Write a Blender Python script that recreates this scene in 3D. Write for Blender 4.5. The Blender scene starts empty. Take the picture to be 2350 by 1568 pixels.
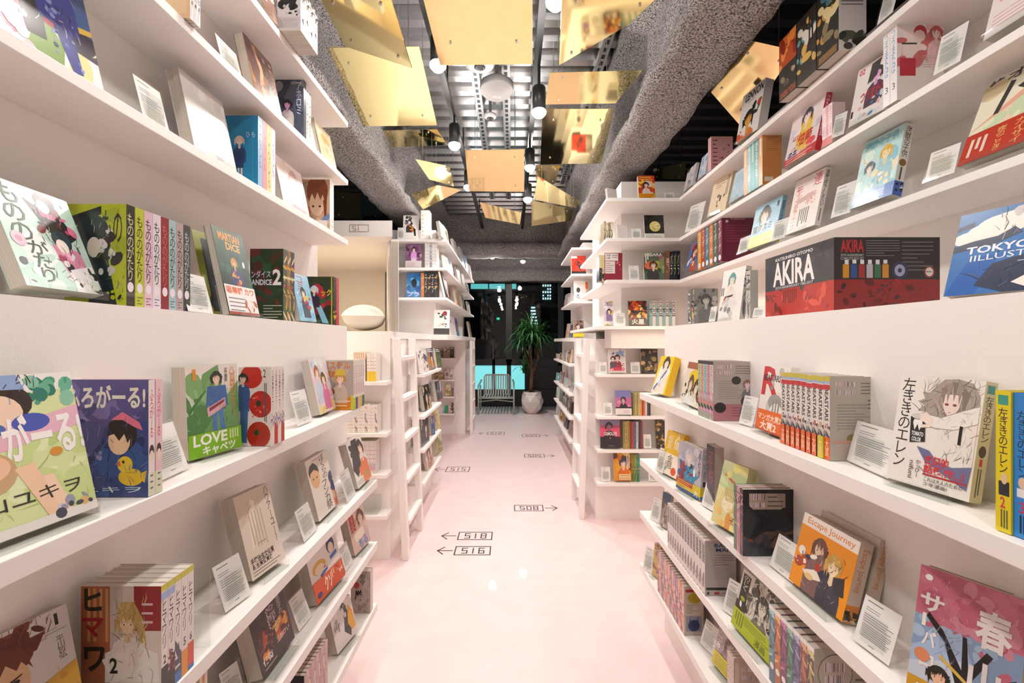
import bpy, math, random
from mathutils import Vector, Matrix, noise

# ------------------------------------------------------------------ camera, world, exposure
SC = bpy.context.scene
COL = SC.collection
F, CX, CY, EYE = 1044.4, 1175.0, 784.0, 1.38
cd = bpy.data.cameras.new('camera')
cd.lens = 16.0
cd.sensor_width = 36.0
cd.clip_start = 0.02
cam = bpy.data.objects.new('camera', cd)
cam.location = (0, 0, EYE)
cam.rotation_euler = (math.pi / 2, 0, 0)
COL.objects.link(cam)
SC.camera = cam
SC.view_settings.view_transform = 'Standard'
SC.view_settings.look = 'None'
SC.view_settings.gamma = 1
SC.view_settings.exposure = -0.06
SC.cycles.max_bounces = 10
SC.cycles.diffuse_bounces = 6
SC.cycles.glossy_bounces = 5
SC.cycles.transparent_max_bounces = 32
SC.cycles.sample_clamp_indirect = 6
SC.cycles.caustics_reflective = False
SC.cycles.caustics_refractive = False
world = bpy.data.worlds.new('night')
SC.world = world
world.use_nodes = True
world.node_tree.nodes['Background'].inputs[0].default_value = (0.02, 0.035, 0.05, 1)
world.node_tree.nodes['Background'].inputs[1].default_value = 0.25
SPOT_W = 26.0           # watts of each track spotlight
SPOT_COL = (1.0, 0.95, 0.905)


def area(name, loc, rot, sx, sy, w, col):
    l = bpy.data.lights.new(name, 'AREA')
    l.shape = 'RECTANGLE'
    l.size, l.size_y, l.energy, l.color = sx, sy, w, col
    o = bpy.data.objects.new(name, l)
    o.location = loc
    o.rotation_euler = rot
    COL.objects.link(o)
    return o


# unseen warm lamps: one in the bed cabin, two fills added in the recesses
area('pod_lamp', (-1.35, 3.3, 2.0), (0, 0, 0), 0.5, 0.3, 5.0, (1, 0.86, 0.62))
area('recess_fill', (-1.25, 2.5, 1.75), (0, 0, 0), 0.4, 0.3, 5.0, (1, 0.88, 0.7))
area('recess_fill', (1.05, 2.75, 1.68), (0, 0, 0), 0.4, 0.5, 3.5, (1, 0.82, 0.58))

# ------------------------------------------------------------------ materials
def lin(c):
    return c / 12.92 if c <= 0.04045 else ((c + 0.055) / 1.055) ** 2.4


def hexc(s, k=1.0):
    if len(s) == 3:
        s = ''.join(c * 2 for c in s)
    return tuple(lin(int(s[i:i + 2], 16) / 255) * k for i in (0, 2, 4)) + (1.0,)


def mat(name, col=(0.8, 0.8, 0.8), rough=0.5, metal=0.0, emit=None, es=0.0, coat=0.0, spec=0.5):
    m = bpy.data.materials.new(name)
    m.use_nodes = True
    b = m.node_tree.nodes['Principled BSDF']
    b.inputs['Base Color'].default_value = tuple(col[:3]) + (1,)
    b.inputs['Roughness'].default_value = rough
    b.inputs['Metallic'].default_value = metal
    b.inputs['Specular IOR Level'].default_value = spec
    b.inputs['Coat Weight'].default_value = coat
    if emit:
        b.inputs['Emission Color'].default_value = tuple(emit) + (1,)
        b.inputs['Emission Strength'].default_value = es
    return m


def nd(m, t, **k):
    n = m.node_tree.nodes.new(t)
    for a, v in k.items():
        setattr(n, a, v)
    return n


def bump_noise(m, scale, strength, dist=0.002, detail=4):
    nt = m.node_tree
    tc = nd(m, 'ShaderNodeTexCoord')
    n = nd(m, 'ShaderNodeTexNoise')
    n.inputs['Scale'].default_value = scale
    n.inputs['Detail'].default_value = detail
    b = nd(m, 'ShaderNodeBump')
    b.inputs['Strength'].default_value = strength
    b.inputs['Distance'].default_value = dist
    nt.links.new(tc.outputs['Object'], n.inputs['Vector'])
    nt.links.new(n.outputs['Fac'], b.inputs['Height'])
    nt.links.new(b.outputs['Normal'], nt.nodes['Principled BSDF'].inputs['Normal'])
    return n


def ramp_col(m, tex, stops):
    r = nd(m, 'ShaderNodeValToRGB')
    el = r.color_ramp.elements
    while len(el) < len(stops):
        el.new(0.5)
    for e, (p, c) in zip(el, stops):
        e.position = p
        e.color = tuple(c) + (1,)
    m.node_tree.links.new(tex.outputs[0], r.inputs[0])
    m.node_tree.links.new(r.outputs[0], m.node_tree.nodes['Principled BSDF'].inputs['Base Color'])


M = {}
M['white'] = mat('white_paint', (0.84, 0.79, 0.76), 0.45)
bump_noise(M['white'], 60, 0.06)
M['wallpaper'] = mat('embossed_white', (0.84, 0.79, 0.76), 0.55)
bump_noise(M['wallpaper'], 220, 0.12)
M['floor'] = mat('pink_resin_floor', (0.83, 0.665, 0.66), 0.42, coat=0.04)
n_ = bump_noise(M['floor'], 7, 0.05, 0.004)
ramp_col(M['floor'], n_, [(0.3, (0.80, 0.62, 0.62)), (0.7, (0.84, 0.67, 0.67))])
M['gold'] = mat('gold_mirror', (1.0, 0.83, 0.42), 0.06, 1.0)
bump_noise(M['gold'], 2.2, 0.10, 0.02, 1)
M['deck'] = mat('galvanised_deck', (0.44, 0.44, 0.45), 0.24, 0.92)
bump_noise(M['deck'], 9, 0.15, 0.004)
M['beam'] = mat('sprayed_fireproofing', (0.3, 0.28, 0.26), 0.95)
n_ = bump_noise(M['beam'], 130, 0.9, 0.01, 5)
ramp_col(M['beam'], n_, [(0.36, (0.045, 0.04, 0.037)), (0.47, (0.27, 0.245, 0.235)), (0.60, (0.56, 0.52, 0.505))])
M['black'] = mat('black_metal', (0.012, 0.012, 0.013), 0.4)
M['darkwall'] = mat('dark_concrete', (0.035, 0.033, 0.030), 0.9)
bump_noise(M['darkwall'], 12, 0.3, 0.01)
M['steel'] = mat('galvanised_steel', (0.55, 0.55, 0.56), 0.35, 0.9)
M['plastic'] = mat('white_plastic', (0.75, 0.72, 0.70), 0.4)
M['lamp'] = mat('lamp_face', (1, 1, 1), 0.4, emit=(1, 0.97, 0.93), es=12)
M['fabric'] = mat('white_linen', (0.80, 0.74, 0.66), 0.95)
bump_noise(M['fabric'], 90, 0.2)
M['line'] = mat('floor_ink', (0.03, 0.02, 0.02), 0.6)
M['chair'] = mat('grey_green_powdercoat', (0.42, 0.43, 0.38), 0.45)
M['pot'] = mat('ceramic_pot', (0.78, 0.72, 0.68), 0.5)
M['trunk'] = mat('trunk', (0.16, 0.075, 0.035), 0.9)
bump_noise(M['trunk'], 40, 0.8, 0.01)
M['leaf'] = mat('leaf', (0.035, 0.13, 0.03), 0.45)
M['soil'] = mat('soil', (0.04, 0.025, 0.015), 1.0)
M['winframe'] = mat('dark_window_frame', (0.012, 0.014, 0.016), 0.4)
M['cyan'] = mat('lit_frosted_glass', (0.1, 0.2, 0.2), 0.4, emit=(0.22, 0.78, 0.80), es=1.0)
M['citywin'] = mat('lit_city_window', (0.1, 0.1, 0.1), 0.5, emit=(0.75, 0.95, 1.0), es=1.6)
M['exitlamp'] = mat('green_lamp', (0.1, 0.1, 0.1), 0.5, emit=(0.1, 0.85, 0.55), es=1.2)
M['citywall'] = mat('city_wall', (0.015, 0.022, 0.026), 0.9)
# printed paper: colours come from the mesh
m = M['print'] = mat('printed_cover', (1, 1, 1), 0.28, coat=0.25)
a_ = nd(m, 'ShaderNodeAttribute', attribute_name='Col')
m.node_tree.links.new(a_.outputs['Color'], m.node_tree.nodes['Principled BSDF'].inputs['Base Color'])
m = M['matt'] = mat('matt_print', (1, 1, 1), 0.7)
a_ = nd(m, 'ShaderNodeAttribute', attribute_name='Col')
m.node_tree.links.new(a_.outputs['Color'], m.node_tree.nodes['Principled BSDF'].inputs['Base Color'])
# page edges: fine sheets across the thickness
m = M['pages'] = mat('page_edges', (0.6, 0.54, 0.46), 0.9)
tc_ = nd(m, 'ShaderNodeTexCoord')
mp_ = nd(m, 'ShaderNodeMapping')
mp_.inputs['Scale'].default_value = (1, 900, 1)
n_ = nd(m, 'ShaderNodeTexNoise')
n_.inputs['Scale'].default_value = 1.0
m.node_tree.links.new(tc_.outputs['Object'], mp_.inputs[0])
m.node_tree.links.new(mp_.outputs[0], n_.inputs['Vector'])
ramp_col(m, n_, [(0.3, (0.38, 0.33, 0.27)), (0.65, (0.66, 0.60, 0.52))])


def clear_mat(name, tint, fac, rough):
    m = bpy.data.materials.new(name)
    m.use_nodes = True
    nt = m.node_tree
    nt.nodes.remove(nt.nodes['Principled BSDF'])
    tr = nt.nodes.new('ShaderNodeBsdfTransparent')
    tr.inputs[0].default_value = tint + (1,)
    gl = nt.nodes.new('ShaderNodeBsdfGlossy')
    gl.inputs['Roughness'].default_value = rough
    fr = nt.nodes.new('ShaderNodeFresnel')
    fr.inputs[0].default_value = 1.45
    ad = nt.nodes.new('ShaderNodeMath')
    ad.operation = 'ADD'
    ad.inputs[1].default_value = fac
    mx = nt.nodes.new('ShaderNodeMixShader')
    nt.links.new(fr.outputs[0], ad.inputs[0])
    ge = nt.nodes.new('ShaderNodeNewGeometry')
    inv = nt.nodes.new('ShaderNodeMath')
    inv.operation = 'SUBTRACT'
    inv.inputs[0].default_value = 1.0
    mu = nt.nodes.new('ShaderNodeMath')
    mu.operation = 'MULTIPLY'
    nt.links.new(ge.outputs['Backfacing'], inv.inputs[1])
    nt.links.new(ad.outputs[0], mu.inputs[0])
    nt.links.new(inv.outputs[0], mu.inputs[1])
    nt.links.new(mu.outputs[0], mx.inputs[0])
    nt.links.new(tr.outputs[0], mx.inputs[1])
    nt.links.new(gl.outputs[0], mx.inputs[2])
    nt.links.new(mx.outputs[0], nt.nodes['Material Output'].inputs[0])
    return m


M['acrylic'] = clear_mat('clear_acrylic', (0.94, 0.955, 0.945), 0.035, 0.04)
M['sleeve'] = clear_mat('clear_sleeve', (0.98, 0.98, 0.98), 0.01, 0.06)
M['glass'] = clear_mat('window_glass', (0.75, 0.85, 0.85), 0.02, 0.0)

# ------------------------------------------------------------------ mesh helpers
class MB:
    """collects polygons (optionally coloured) for one mesh object"""
    def __init__(s):
        s.v, s.f, s.c = [], [], []

    def poly(s, pts, col=(0.8, 0.8, 0.8, 1)):
        b = len(s.v)
        s.v += [tuple(p) for p in pts]
        s.f.append(tuple(range(b, b + len(pts))))
        s.c.append(col)

    def mesh(s, verts, faces, col=(0.8, 0.8, 0.8, 1)):
        b = len(s.v)
        s.v += [tuple(p) for p in verts]
        for f in faces:
            s.f.append(tuple(b + i for i in f))
            s.c.append(col)

    def box(s, x0, y0, z0, x1, y1, z1, col=(0.8, 0.8, 0.8, 1)):
        s.mesh([(x0, y0, z0), (x1, y0, z0), (x1, y1, z0), (x0, y1, z0), (x0, y0, z1), (x1, y0, z1), (x1, y1, z1), (x0, y1, z1)],
               [(3, 2, 1, 0), (4, 5, 6, 7), (0, 1, 5, 4), (1, 2, 6, 5), (2, 3, 7, 6), (3, 0, 4, 7)], col)

    def prism(s, pts, z0, z1, col=(0.8, 0.8, 0.8, 1)):
        n = len(pts)
        s.mesh([(x, y, z0) for x, y in pts] + [(x, y, z1) for x, y in pts],
               [tuple(range(n - 1, -1, -1)), tuple(range(n, 2 * n))] + [(i, (i + 1) % n, n + (i + 1) % n, n + i) for i in range(n)], col)

    def tube(s, pts, r, n=8, col=(0.8, 0.8, 0.8, 1)):
        pts = [Vector(p) for p in pts]
        rs = r if isinstance(r, (list, tuple)) else [r] * len(pts)
        rings = []
        for i, p in enumerate(pts):
            d = (pts[min(i + 1, len(pts) - 1)] - pts[max(i - 1, 0)]).normalized()
            u = d.cross(Vector((0, 0, 1)) if abs(d.z) < 0.95 else Vector((1, 0, 0))).normalized()
            w = d.cross(u)
            rings.append([p + (u * math.cos(2 * math.pi * k / n) + w * math.sin(2 * math.pi * k / n)) * rs[i] for k in range(n)])
        vs = [v for r_ in rings for v in r_]
        fs = [(i * n + k, i * n + (k + 1) % n, (i + 1) * n + (k + 1) % n, (i + 1) * n + k) for i in range(len(pts) - 1) for k in range(n)]
        fs += [tuple(range(n - 1, -1, -1)), tuple(range((len(pts) - 1) * n, len(pts) * n))]
        s.mesh(vs, fs, col)

    def lathe(s, prof, c, n=32, col=(0.8, 0.8, 0.8, 1)):
        vs = [(c[0] + r * math.cos(2 * math.pi * k / n), c[1] + r * math.sin(2 * math.pi * k / n), c[2] + z) for r, z in prof for k in range(n)]
        fs = [(i * n + k, i * n + (k + 1) % n, (i + 1) * n + (k + 1) % n, (i + 1) * n + k) for i in range(len(prof) - 1) for k in range(n)]
        fs += [tuple(range(n - 1, -1, -1)), tuple(range((len(prof) - 1) * n, len(prof) * n))]
        s.mesh(vs, fs, col)

    def build(s, name, material, parent=None, smooth=False, bevel=0.0):
        me = bpy.data.meshes.new(name)
        me.from_pydata(s.v, [], s.f)
        me.materials.append(material)
        if material in (M['print'], M['matt']):
            at = me.color_attributes.new('Col', 'FLOAT_COLOR', 'CORNER')
            flat = []
            for f, c in zip(s.f, s.c):
                flat += list(c) * len(f)
            at.data.foreach_set('color', flat)
        if smooth:
            me.polygons.foreach_set('use_smooth', [True] * len(me.polygons))
        me.update()
        o = bpy.data.objects.new(name, me)
        COL.objects.link(o)
        o.parent = parent
        if bevel:
            b = o.modifiers.new('bevel', 'BEVEL')
            b.width = bevel
            b.segments = 2
            b.limit_method = 'ANGLE'
        return o


LABELS = {}


def tag(o, label, cat, group=None):
    if label in LABELS:
        print('DUPLICATE LABEL', label)
    if not 4 <= len(label.split()) <= 16:
        print('LABEL LENGTH', len(label.split()), label)
    LABELS[label] = 1
    o['label'] = label
    o['category'] = cat
    if group:
        o['group'] = group
    return o


def empty(name, loc, rz=0.0, rx=0.0):
    o = bpy.data.objects.new(name, None)
    o.location = loc
    o.rotation_euler = (rx, 0, rz)
    o.empty_display_size = 0.05
    COL.objects.link(o)
    return o


def struct(o):
    o['kind'] = 'structure'
    return o


def boxo(name, b, material, parent=None, bevel=0.0):
    k = MB()
    k.box(*b)
    return k.build(name, material, parent, bevel=bevel)


def onx(px, X):
    """point of the plan seen at picture column px, X metres right of the aisle axis"""
    return Vector((X, F * X / (px - CX)))


def onz(px, py, z):
    d = F * (EYE - z) / (py - CY)
    return Vector(((px - CX) * d / F, d))


# ------------------------------------------------------------------ room shell
struct(boxo('floor', (-3.2, -2.6, -0.06, 3.2, 9.75, 0), M['floor']))
struct(boxo('wall_left', (-3.3, -2.6, 0, -3.2, 9.75, 3.55), M['darkwall']))
struct(boxo('wall_right', (3.2, -2.6, 0, 3.3, 9.75, 3.55), M['darkwall']))
struct(boxo('wall_back', (-3.3, -2.7, 0, 3.3, -2.6, 3.55), M['wallpaper']))  # unseen end wall, put in white to bounce light
k = MB()
pr, y = [], -2.6
while y < 9.75:
    pr += [(y, 3.36), (y + 0.07, 3.36), (y + 0.10, 3.43), (y + 0.17, 3.43)]
    y += 0.20
k.mesh([(-3.3, a, b) for a, b in pr] + [(3.3, a, b) for a, b in pr], [(i, i + len(pr), i + 1 + len(pr), i + 1) for i in range(len(pr) - 1)])
k.box(-3.3, -2.7, 3.5, 3.3, 9.9, 3.55)
struct(k.build('ceiling', M['deck']))


def fuzzy_beam(name, axis, secs, a0, a1, step=0.06, amp=0.02):
    """sprayed steel beam: a closed section (list of (u, z)) swept along the axis with lumpy skin"""
    pts = []
    for i, (u, z) in enumerate(secs):
        u2, z2 = secs[(i + 1) % len(secs)]
        L = math.hypot(u2 - u, z2 - z)
        n = max(1, int(L / step))
        pts += [(u + (u2 - u) * j / n, z + (z2 - z) * j / n) for j in range(n)]
    m_ = int((a1 - a0) / step)
    k = MB()
    N = len(pts)
    cu, cz = sum(p[0] for p in pts) / N, sum(p[1] for p in pts) / N
    vs = []
    for j in range(m_ + 1):
        a = a0 + (a1 - a0) * j / m_
        for u, z in pts:
            p = Vector((u, a, z)) if axis == 'y' else Vector((a, u, z))
            q = noise.noise_vector(p * 6.0) * amp + noise.noise_vector(p * 17.0) * amp * 0.5
            vs.append(p + q)
    fs = [(j * N + i, j * N + (i + 1) % N, (j + 1) * N + (i + 1) % N, (j + 1) * N + i) for j in range(m_) for i in range(N)]
    k.mesh(vs, fs)
    return struct(k.build(name, M['beam'], smooth=True))


def hsec(c, w, zb):
    f, t = w / 2, 0.05
    return [(c - f, zb), (c + f, zb), (c + f, zb + 0.06), (c + t, zb + 0.09), (c + t, 3.24), (c + f, 3.28), (c + f, 3.40), (c - f, 3.40), (c - f, 3.28), (c - t, 3.24), (c - t, zb + 0.09), (c - f, zb + 0.06)]


fuzzy_beam('beam_right', 'y', hsec(0.87, 0.34, 2.69), -1.5, 7.0)
fuzzy_beam('beam_left', 'y', hsec(-1.145, 0.34, 2.69), -1.5, 7.0)
fuzzy_beam('beam_cross', 'x', [(7.0, 2.72), (7.36, 2.72), (7.36, 3.40), (7.14, 3.40), (7.1, 2.95), (7.0, 2.88)], -3.0, 3.0)
fuzzy_beam('beam_window', 'x', [(9.30, 2.62), (9.6, 2.62), (9.6, 3.40), (9.42, 3.40), (9.40, 2.9), (9.30, 2.85)], -3.0, 3.0)

# far window wall: dark frame, glass, lit frosted panes below
w1 = empty('window_1', (0, 9.7, 0))
w1['kind'] = 'structure'
k = MB()
for x0, x1, z0, z1 in ((-3.2, 3.2, 0.0, 0.36), (-3.2, 3.2, 0.87, 1.0), (-3.2, 3.2, 2.62, 3.4), (-0.42, -0.36, 0.3, 1.0), (-0.11, -0.02, 0.3, 1.0),
                       (-0.13, 0.0, 0.95, 2.7), (0.27, 0.33, 0.3, 0.9), (0.98, 1.10, 0.3, 2.7), (-1.30, -1.22, 0.3, 2.7)):
    k.box(x0, -0.03, z0, x1, 0.03, z1)
k.build('window_frame', M['winframe'], w1)
boxo('glass_pane', (-3.2, 0.0, 0.95, 3.2, 0.008, 2.65), M['glass'], w1)
k = MB()
for x0, x1 in ((-1.22, -0.42), (-0.36, -0.11), (-0.02, 0.27)):
    k.box(x0, 0.01, 0.36, x1, 0.018, 0.87)
k.build('frosted_pane', M['cyan'], w1)
boxo('dark_pane', (0.33, 0.01, 0.36, 3.2, 0.018, 0.87), M['winframe'], w1)

# night town seen through the glass
tw = empty('town_building', (2.3, 30, 0))
tag(tw, 'dark tower outside the glass with a grid of small lit windows', 'building')
boxo('tower_wall', (-2.2, 0.1, 0, 1.6, 6, 9), M['citywall'], tw)
for r in range(5):
    for c in range(4):
        x, z = -0.28 + c * 0.155, 4.15 + r * 0.215
        if (r, c) in ((1, 1), (3, 0), (3, 1)):
            continue
        boxo('window', (x, 0.0, z, x + 0.085, 0.1, z + (0.1 if r % 2 else 0.13)), M['citywin'], tw)
t2 = empty('town_building', (1.3, 27, 0))
tag(t2, 'distant tower outside with white lit floor bands above the plant', 'building')
boxo('tower_wall', (-0.25, 0.1, 0, 0.35, 3, 3.6), M['citywall'], t2)
for r in range(6):
    boxo('lit_band', (-0.19 + 0.03 * (r % 2), 0.0, 2.4 + r * 0.19, 0.22 - 0.03 * r, 0.1, 2.49 + r * 0.19), M['citywin'], t2)
t3 = empty('town_building', (-1.6, 16, 0))
tag(t3, 'low building across the street with a cyan strip window', 'building')
boxo('facade', (-5, 0.1, 0, 2.2, 3, 4.2), M['citywall'], t3)
for x0, x1 in ((0.15, 0.75), (0.8, 1.35), (1.42, 1.75)):
    boxo('strip_window', (x0, 0.0, 3.24, x1, 0.1, 3.41), M['cyan'], t3)
boxo('green_lamp', (1.06, 0.0, 2.15, 1.16, 0.1, 2.22), M['exitlamp'], t3)

# ------------------------------------------------------------------ bookcases
def bookcase(name, label):
    return tag(empty(name, (0, 0, 0)), label, 'bookcase')


def board(par, pts, zt, th=0.024):
    k = MB()
    k.prism(pts, zt - th, zt)
    return k.build('shelf', M['white'], par, bevel=0.0015)


def rect(x0, y0, x1, y1):
    return [(x0, y0), (x1, y0), (x1, y1), (x0, y1)]


ZL = [1.136, 0.822, 0.572, 0.324]          # lower shelves
ZU = [1.812, 2.105, 2.385]                 # upper shelves
ZLU = [1.855, 2.138, 2.41]
b1 = bookcase('wall_bookcase', 'long white bookcase along the left side of the aisle nearest the viewer')
boxo('carcass', (-1.5, -1.5, 0, -0.70, 1.93, 1.445), M['wallpaper'], b1)
boxo('back_panel', (-1.0, -1.5, 1.445, -0.94, 2.2, 2.43), M['white'], b1)
board(b1, rect(-0.70, -1.5, -0.565, 1.69), ZL[0], 0.03)
for z in ZL[1:]:
    board(b1, rect(-0.70, -1.5, -0.544, 1.84), z, 0.03)
for z in ZLU:
    board(b1, rect(-0.94, -1.5, -0.77, 2.14), z)

b2 = bookcase('wall_bookcase', 'long white bookcase along the right side of the aisle nearest the viewer')
boxo('carcass', (0.73, -1.5, 0, 1.42, 2.175, 1.451), M['wallpaper'], b2)
boxo('back_panel', (1.42, -1.5, 0, 1.48, 3.55, 2.61), M['white'], b2)
for z in ZL:
    board(b2, rect(0.61, -1.5, 0.73, 2.175), z, 0.03)
for z in ZU:
    board(b2, rect(1.17, -1.5, 1.42, 3.178), z)

b3 = bookcase('corner_bookcase', 'white corner bookcase facing down the aisle beyond the right hand bookcase')
boxo('carcass', (0.65, 3.54, 0, 1.42, 4.75, 1.40), M['white'], b3)
boxo('header', (0.72, 3.30, 1.33, 1.42, 3.54, 1.465), M['white'], b3)
boxo('back_panel', (0.84, 3.5, 1.49, 1.42, 3.53, 2.61), M['white'], b3)
boxo('side_panel', (0.84, 3.53, 1.49, 0.87, 4.75, 2.61), M['white'], b3)
boxo('end_panel', (0.87, 4.72, 1.40, 1.5, 4.75, 2.61), M['white'], b3)
Lb = [(0.66, 3.18), (1.42, 3.18), (1.42, 3.5), (0.84, 3.5), (0.84, 4.4), (0.66, 4.4)]
for z in ZU:
    board(b3, Lb, z)
board(b3, [(0.60, 3.24), (1.42, 3.24), (1.42, 3.6), (0.84, 3.6), (0.84, 4.7), (0.60, 4.7)], 1.49)
for z in ZL:
    board(b3, rect(0.635, 3.385, 1.42, 3.54), z, 0.022)

b4 = bookcase('corner_bookcase', 'white bookcase at far end of right side, beyond the right ladder')
boxo('carcass', (0.74, 4.75, 0, 1.5, 6.7, 1.40), M['white'], b4)
boxo('ledge', (0.62, 4.75, 1.38, 1.5, 6.7, 1.42), M['white'], b4)
boxo('back_panel', (0.80, 5.15, 1.42, 1.5, 5.18, 2.5), M['white'], b4)
boxo('side_panel', (0.80, 5.18, 1.42, 0.83, 6.2, 2.5), M['white'], b4)
for z in ZU:
    board(b4, [(0.637, 4.86), (1.3, 4.86), (1.3, 5.15), (0.80, 5.15), (0.80, 5.9), (0.637, 5.9)], z)
for z in ZL:
    board(b4, rect(0.60, 4.8, 0.74, 6.55), z, 0.022)

b5 = bookcase('sleeping_cabin', 'white cabin with a lit bed opening and low shelves behind the left bookcase')
boxo('lower_cabinet', (-1.6, 2.88, 0, -0.77, 4.35, 1.40), M['white'], b5)
boxo('bed_floor', (-1.9, 2.88, 1.40, -0.762, 4.35, 1.445), M['white'], b5)
boxo('cabin_back', (-1.9, 4.30, 1.445, -1.20, 4.35, 2.04), M['white'], b5)
boxo('cabin_side', (-1.9, 2.88, 1.445, -1.87, 4.30, 2.04), M['white'], b5)
k = MB()
k.prism([(-0.825, 3.02), (-0.80, 3.02), (-1.165, 4.35), (-1.20, 4.35)], 1.445, 2.04)
k.build('cabin_wall', M['white'], b5)
k = MB()
k.prism([(-1.9, 2.86), (-0.752, 2.86), (-0.80, 3.0), (-1.165, 4.35), (-1.9, 4.35)], 2.04, 2.14)
hd = k.build('header', M['white'], b5)
for z in ZL:
    board(b5, rect(-1.6, 2.75, -0.757, 2.88), z, 0.022)
for z in ZL:
    board(b5, rect(-0.77, 3.38, -0.65, 4.2), z, 0.022)
boxo('recess_wall', (-1.62, 1.93, 0, -1.5, 2.88, 1.445), M['white'], b5)
k = MB()     # row number drawn on the header
for x0, z0, x1, z1 in ((0, 0, 1, .04), (0, .96, 1, 1), (0, 0, .02, 1), (.98, 0, 1, 1), (.46, 0, .48, 1), (.14, .2, .34, .24), (.14, .48, .34, .52), (.14, .76, .34, .8), (.14, .5, .16, .8), (.32, .2, .34, .5)):
    k.box(-1.02 + x0 * .12, 2.858, 2.07 + z0 * .045, -1.02 + x1 * .12, 2.8605, 2.07 + z1 * .045)
k.build('row_number', mat('faint_ink', (0.35, 0.28, 0.25), 0.6), hd)
pz = MB()     # plump pillow
N1, N2 = 20, 16
vs, fs = [], []
for s in (1, -1):
    for i in range(N1 + 1):
        for j in range(N2 + 1):
            u, v = i / N1 * 2 - 1, j / N2 * 2 - 1
            h = 0.088 * max(0.0, (1 - u * u) * (1 - abs(v) ** 2.6)) ** 0.5
            vs.append((u * 0.14 * (1 - 0.05 * v * v), v * 0.30 * (1 - 0.05 * u * u), s * h))
for s in range(2):
    o = s * (N1 + 1) * (N2 + 1)
    for i in range(N1):
        for j in range(N2):
            a = o + i * (N2 + 1) + j
            q = (a, a + N2 + 1, a + N2 + 2, a + 1)
            fs.append(q if s == 0 else q[::-1])
pz.mesh(vs, fs)
pil = pz.build('pillow', M['fabric'], None, True)
pil.location = (-1.035, 3.2, 1.546)
pil.rotation_euler = (0, 0, 0.27)
tag(pil, 'plump white pillow lying inside the lit bed opening', 'pillow')
mt = boxo('mattress', (-1.85, 2.92, 1.446, -1.20, 4.28, 1.456), M['fabric'], None, 0.004)
tag(mt, 'thin white mattress pad on the bed opening floor', 'mattress')
k = MB()
pts = [(-0.795 + 0.06 * (i / 48), 2.95 + 0.012 * math.sin(i * 1.3)) for i in range(49)]
k.mesh([(x, y, 1.448) for x, y in pts] + [(x, y, 2.036) for x, y in pts] + [(x, y + 0.006, 1.448) for x, y in pts] + [(x, y + 0.006, 2.036) for x, y in pts],
       [(i, i + 1, 50 + i, 49 + i) for i in range(48)] + [(98 + i, 147 + i, 148 + i, 99 + i) for i in range(48)])
cu = k.build('curtain', M['fabric'], None, True)
tag(cu, 'white curtain gathered at the right edge of the bed opening', 'curtain')

b6 = bookcase('corner_bookcase', 'white bookcase beyond the left ladder, its upper shelves facing down the aisle')
board(b6, [(-1.3, 4.36), (-0.62, 4.36), (-0.62, 7.7), (-1.3, 7.7)], 1.445, 0.05)
boxo('back_panel', (-1.5, 4.78, 1.445, -0.80, 4.81, 2.55), M['white'], b6)
boxo('side_panel', (-0.83, 4.81, 1.445, -0.80, 7.6, 2.55), M['white'], b6)
for z in ZU:
    board(b6, [(-1.3, 4.46), (-0.64, 4.46), (-0.64, 7.65), (-0.80, 7.65), (-0.80, 4.78), (-1.3, 4.78)], z)
boxo('recess_wall', (-1.36, 4.35, 0, -1.3, 6.8, 1.395), M['white'], b6)
boxo('end_cabinet', (-1.3, 6.8, 0, -0.70, 7.7, 1.395), M['white'], b6)
for z in ZL:
    board(b6, rect(-1.3, 6.66, -0.834, 6.8), z, 0.022)


def ladder(label, foot, top, w, zt, n=5, dz=0.262, z0=0.22):
    """foot, top: (x, y) of the near stile; the ladder leans sideways onto the ledge"""
    t = tag(empty('bunk_ladder', (foot[0], foot[1], 0)), label, 'ladder')
    fx, tx = foot[0], top[0]
    for dy in (0, w):
        k = MB()
        y0 = foot[1] + dy
        a, b = 0.021, 0.028
        k.mesh([(fx - a, y0 - b, 0), (fx + a, y0 - b, 0), (fx + a, y0 + b, 0), (fx - a, y0 + b, 0), (tx - a, y0 - b, zt), (tx + a, y0 - b, zt), (tx + a, y0 + b, zt), (tx - a, y0 + b, zt)],
               [(3, 2, 1, 0), (4, 5, 6, 7), (0, 1, 5, 4), (1, 2, 6, 5), (2, 3, 7, 6), (3, 0, 4, 7)])
        o = k.build('stile', M['white'], t, bevel=0.003)
        o.location = (-foot[0], -foot[1], 0)
    for i in range(n):
        z = z0 + dz * i
        x = fx + (tx - fx) * z / zt
        o = boxo('rung', (x - 0.03 - foot[0], 0.028, z - 0.014, x + 0.03 - foot[0], w - 0.028, z + 0.014), M['white'], t, 0.003)
    return t


ladder('white ladder leaning on the left ledge beside the bed opening', (-0.672, 2.89), (-0.735, 2.89), 0.45, 1.40)
ladder('white ladder leaning on the right ledge beyond the corner bookcase', (0.542, 3.56), (0.585, 3.56), 0.43, 1.40)
ladder('small white ladder near the window on the left side', (-0.60, 6.75), (-0.605, 6.75), 0.40, 1.39)

# ------------------------------------------------------------------ markings on the floor
SEG = {'S': 'afgcd', '5': 'afgcd', '1': 'bc', '8': 'abcdefg', '6': 'afgedc', '0': 'abcdef', '2': 'abged', '4': 'fgbc', '3': 'abgcd'}


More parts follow.
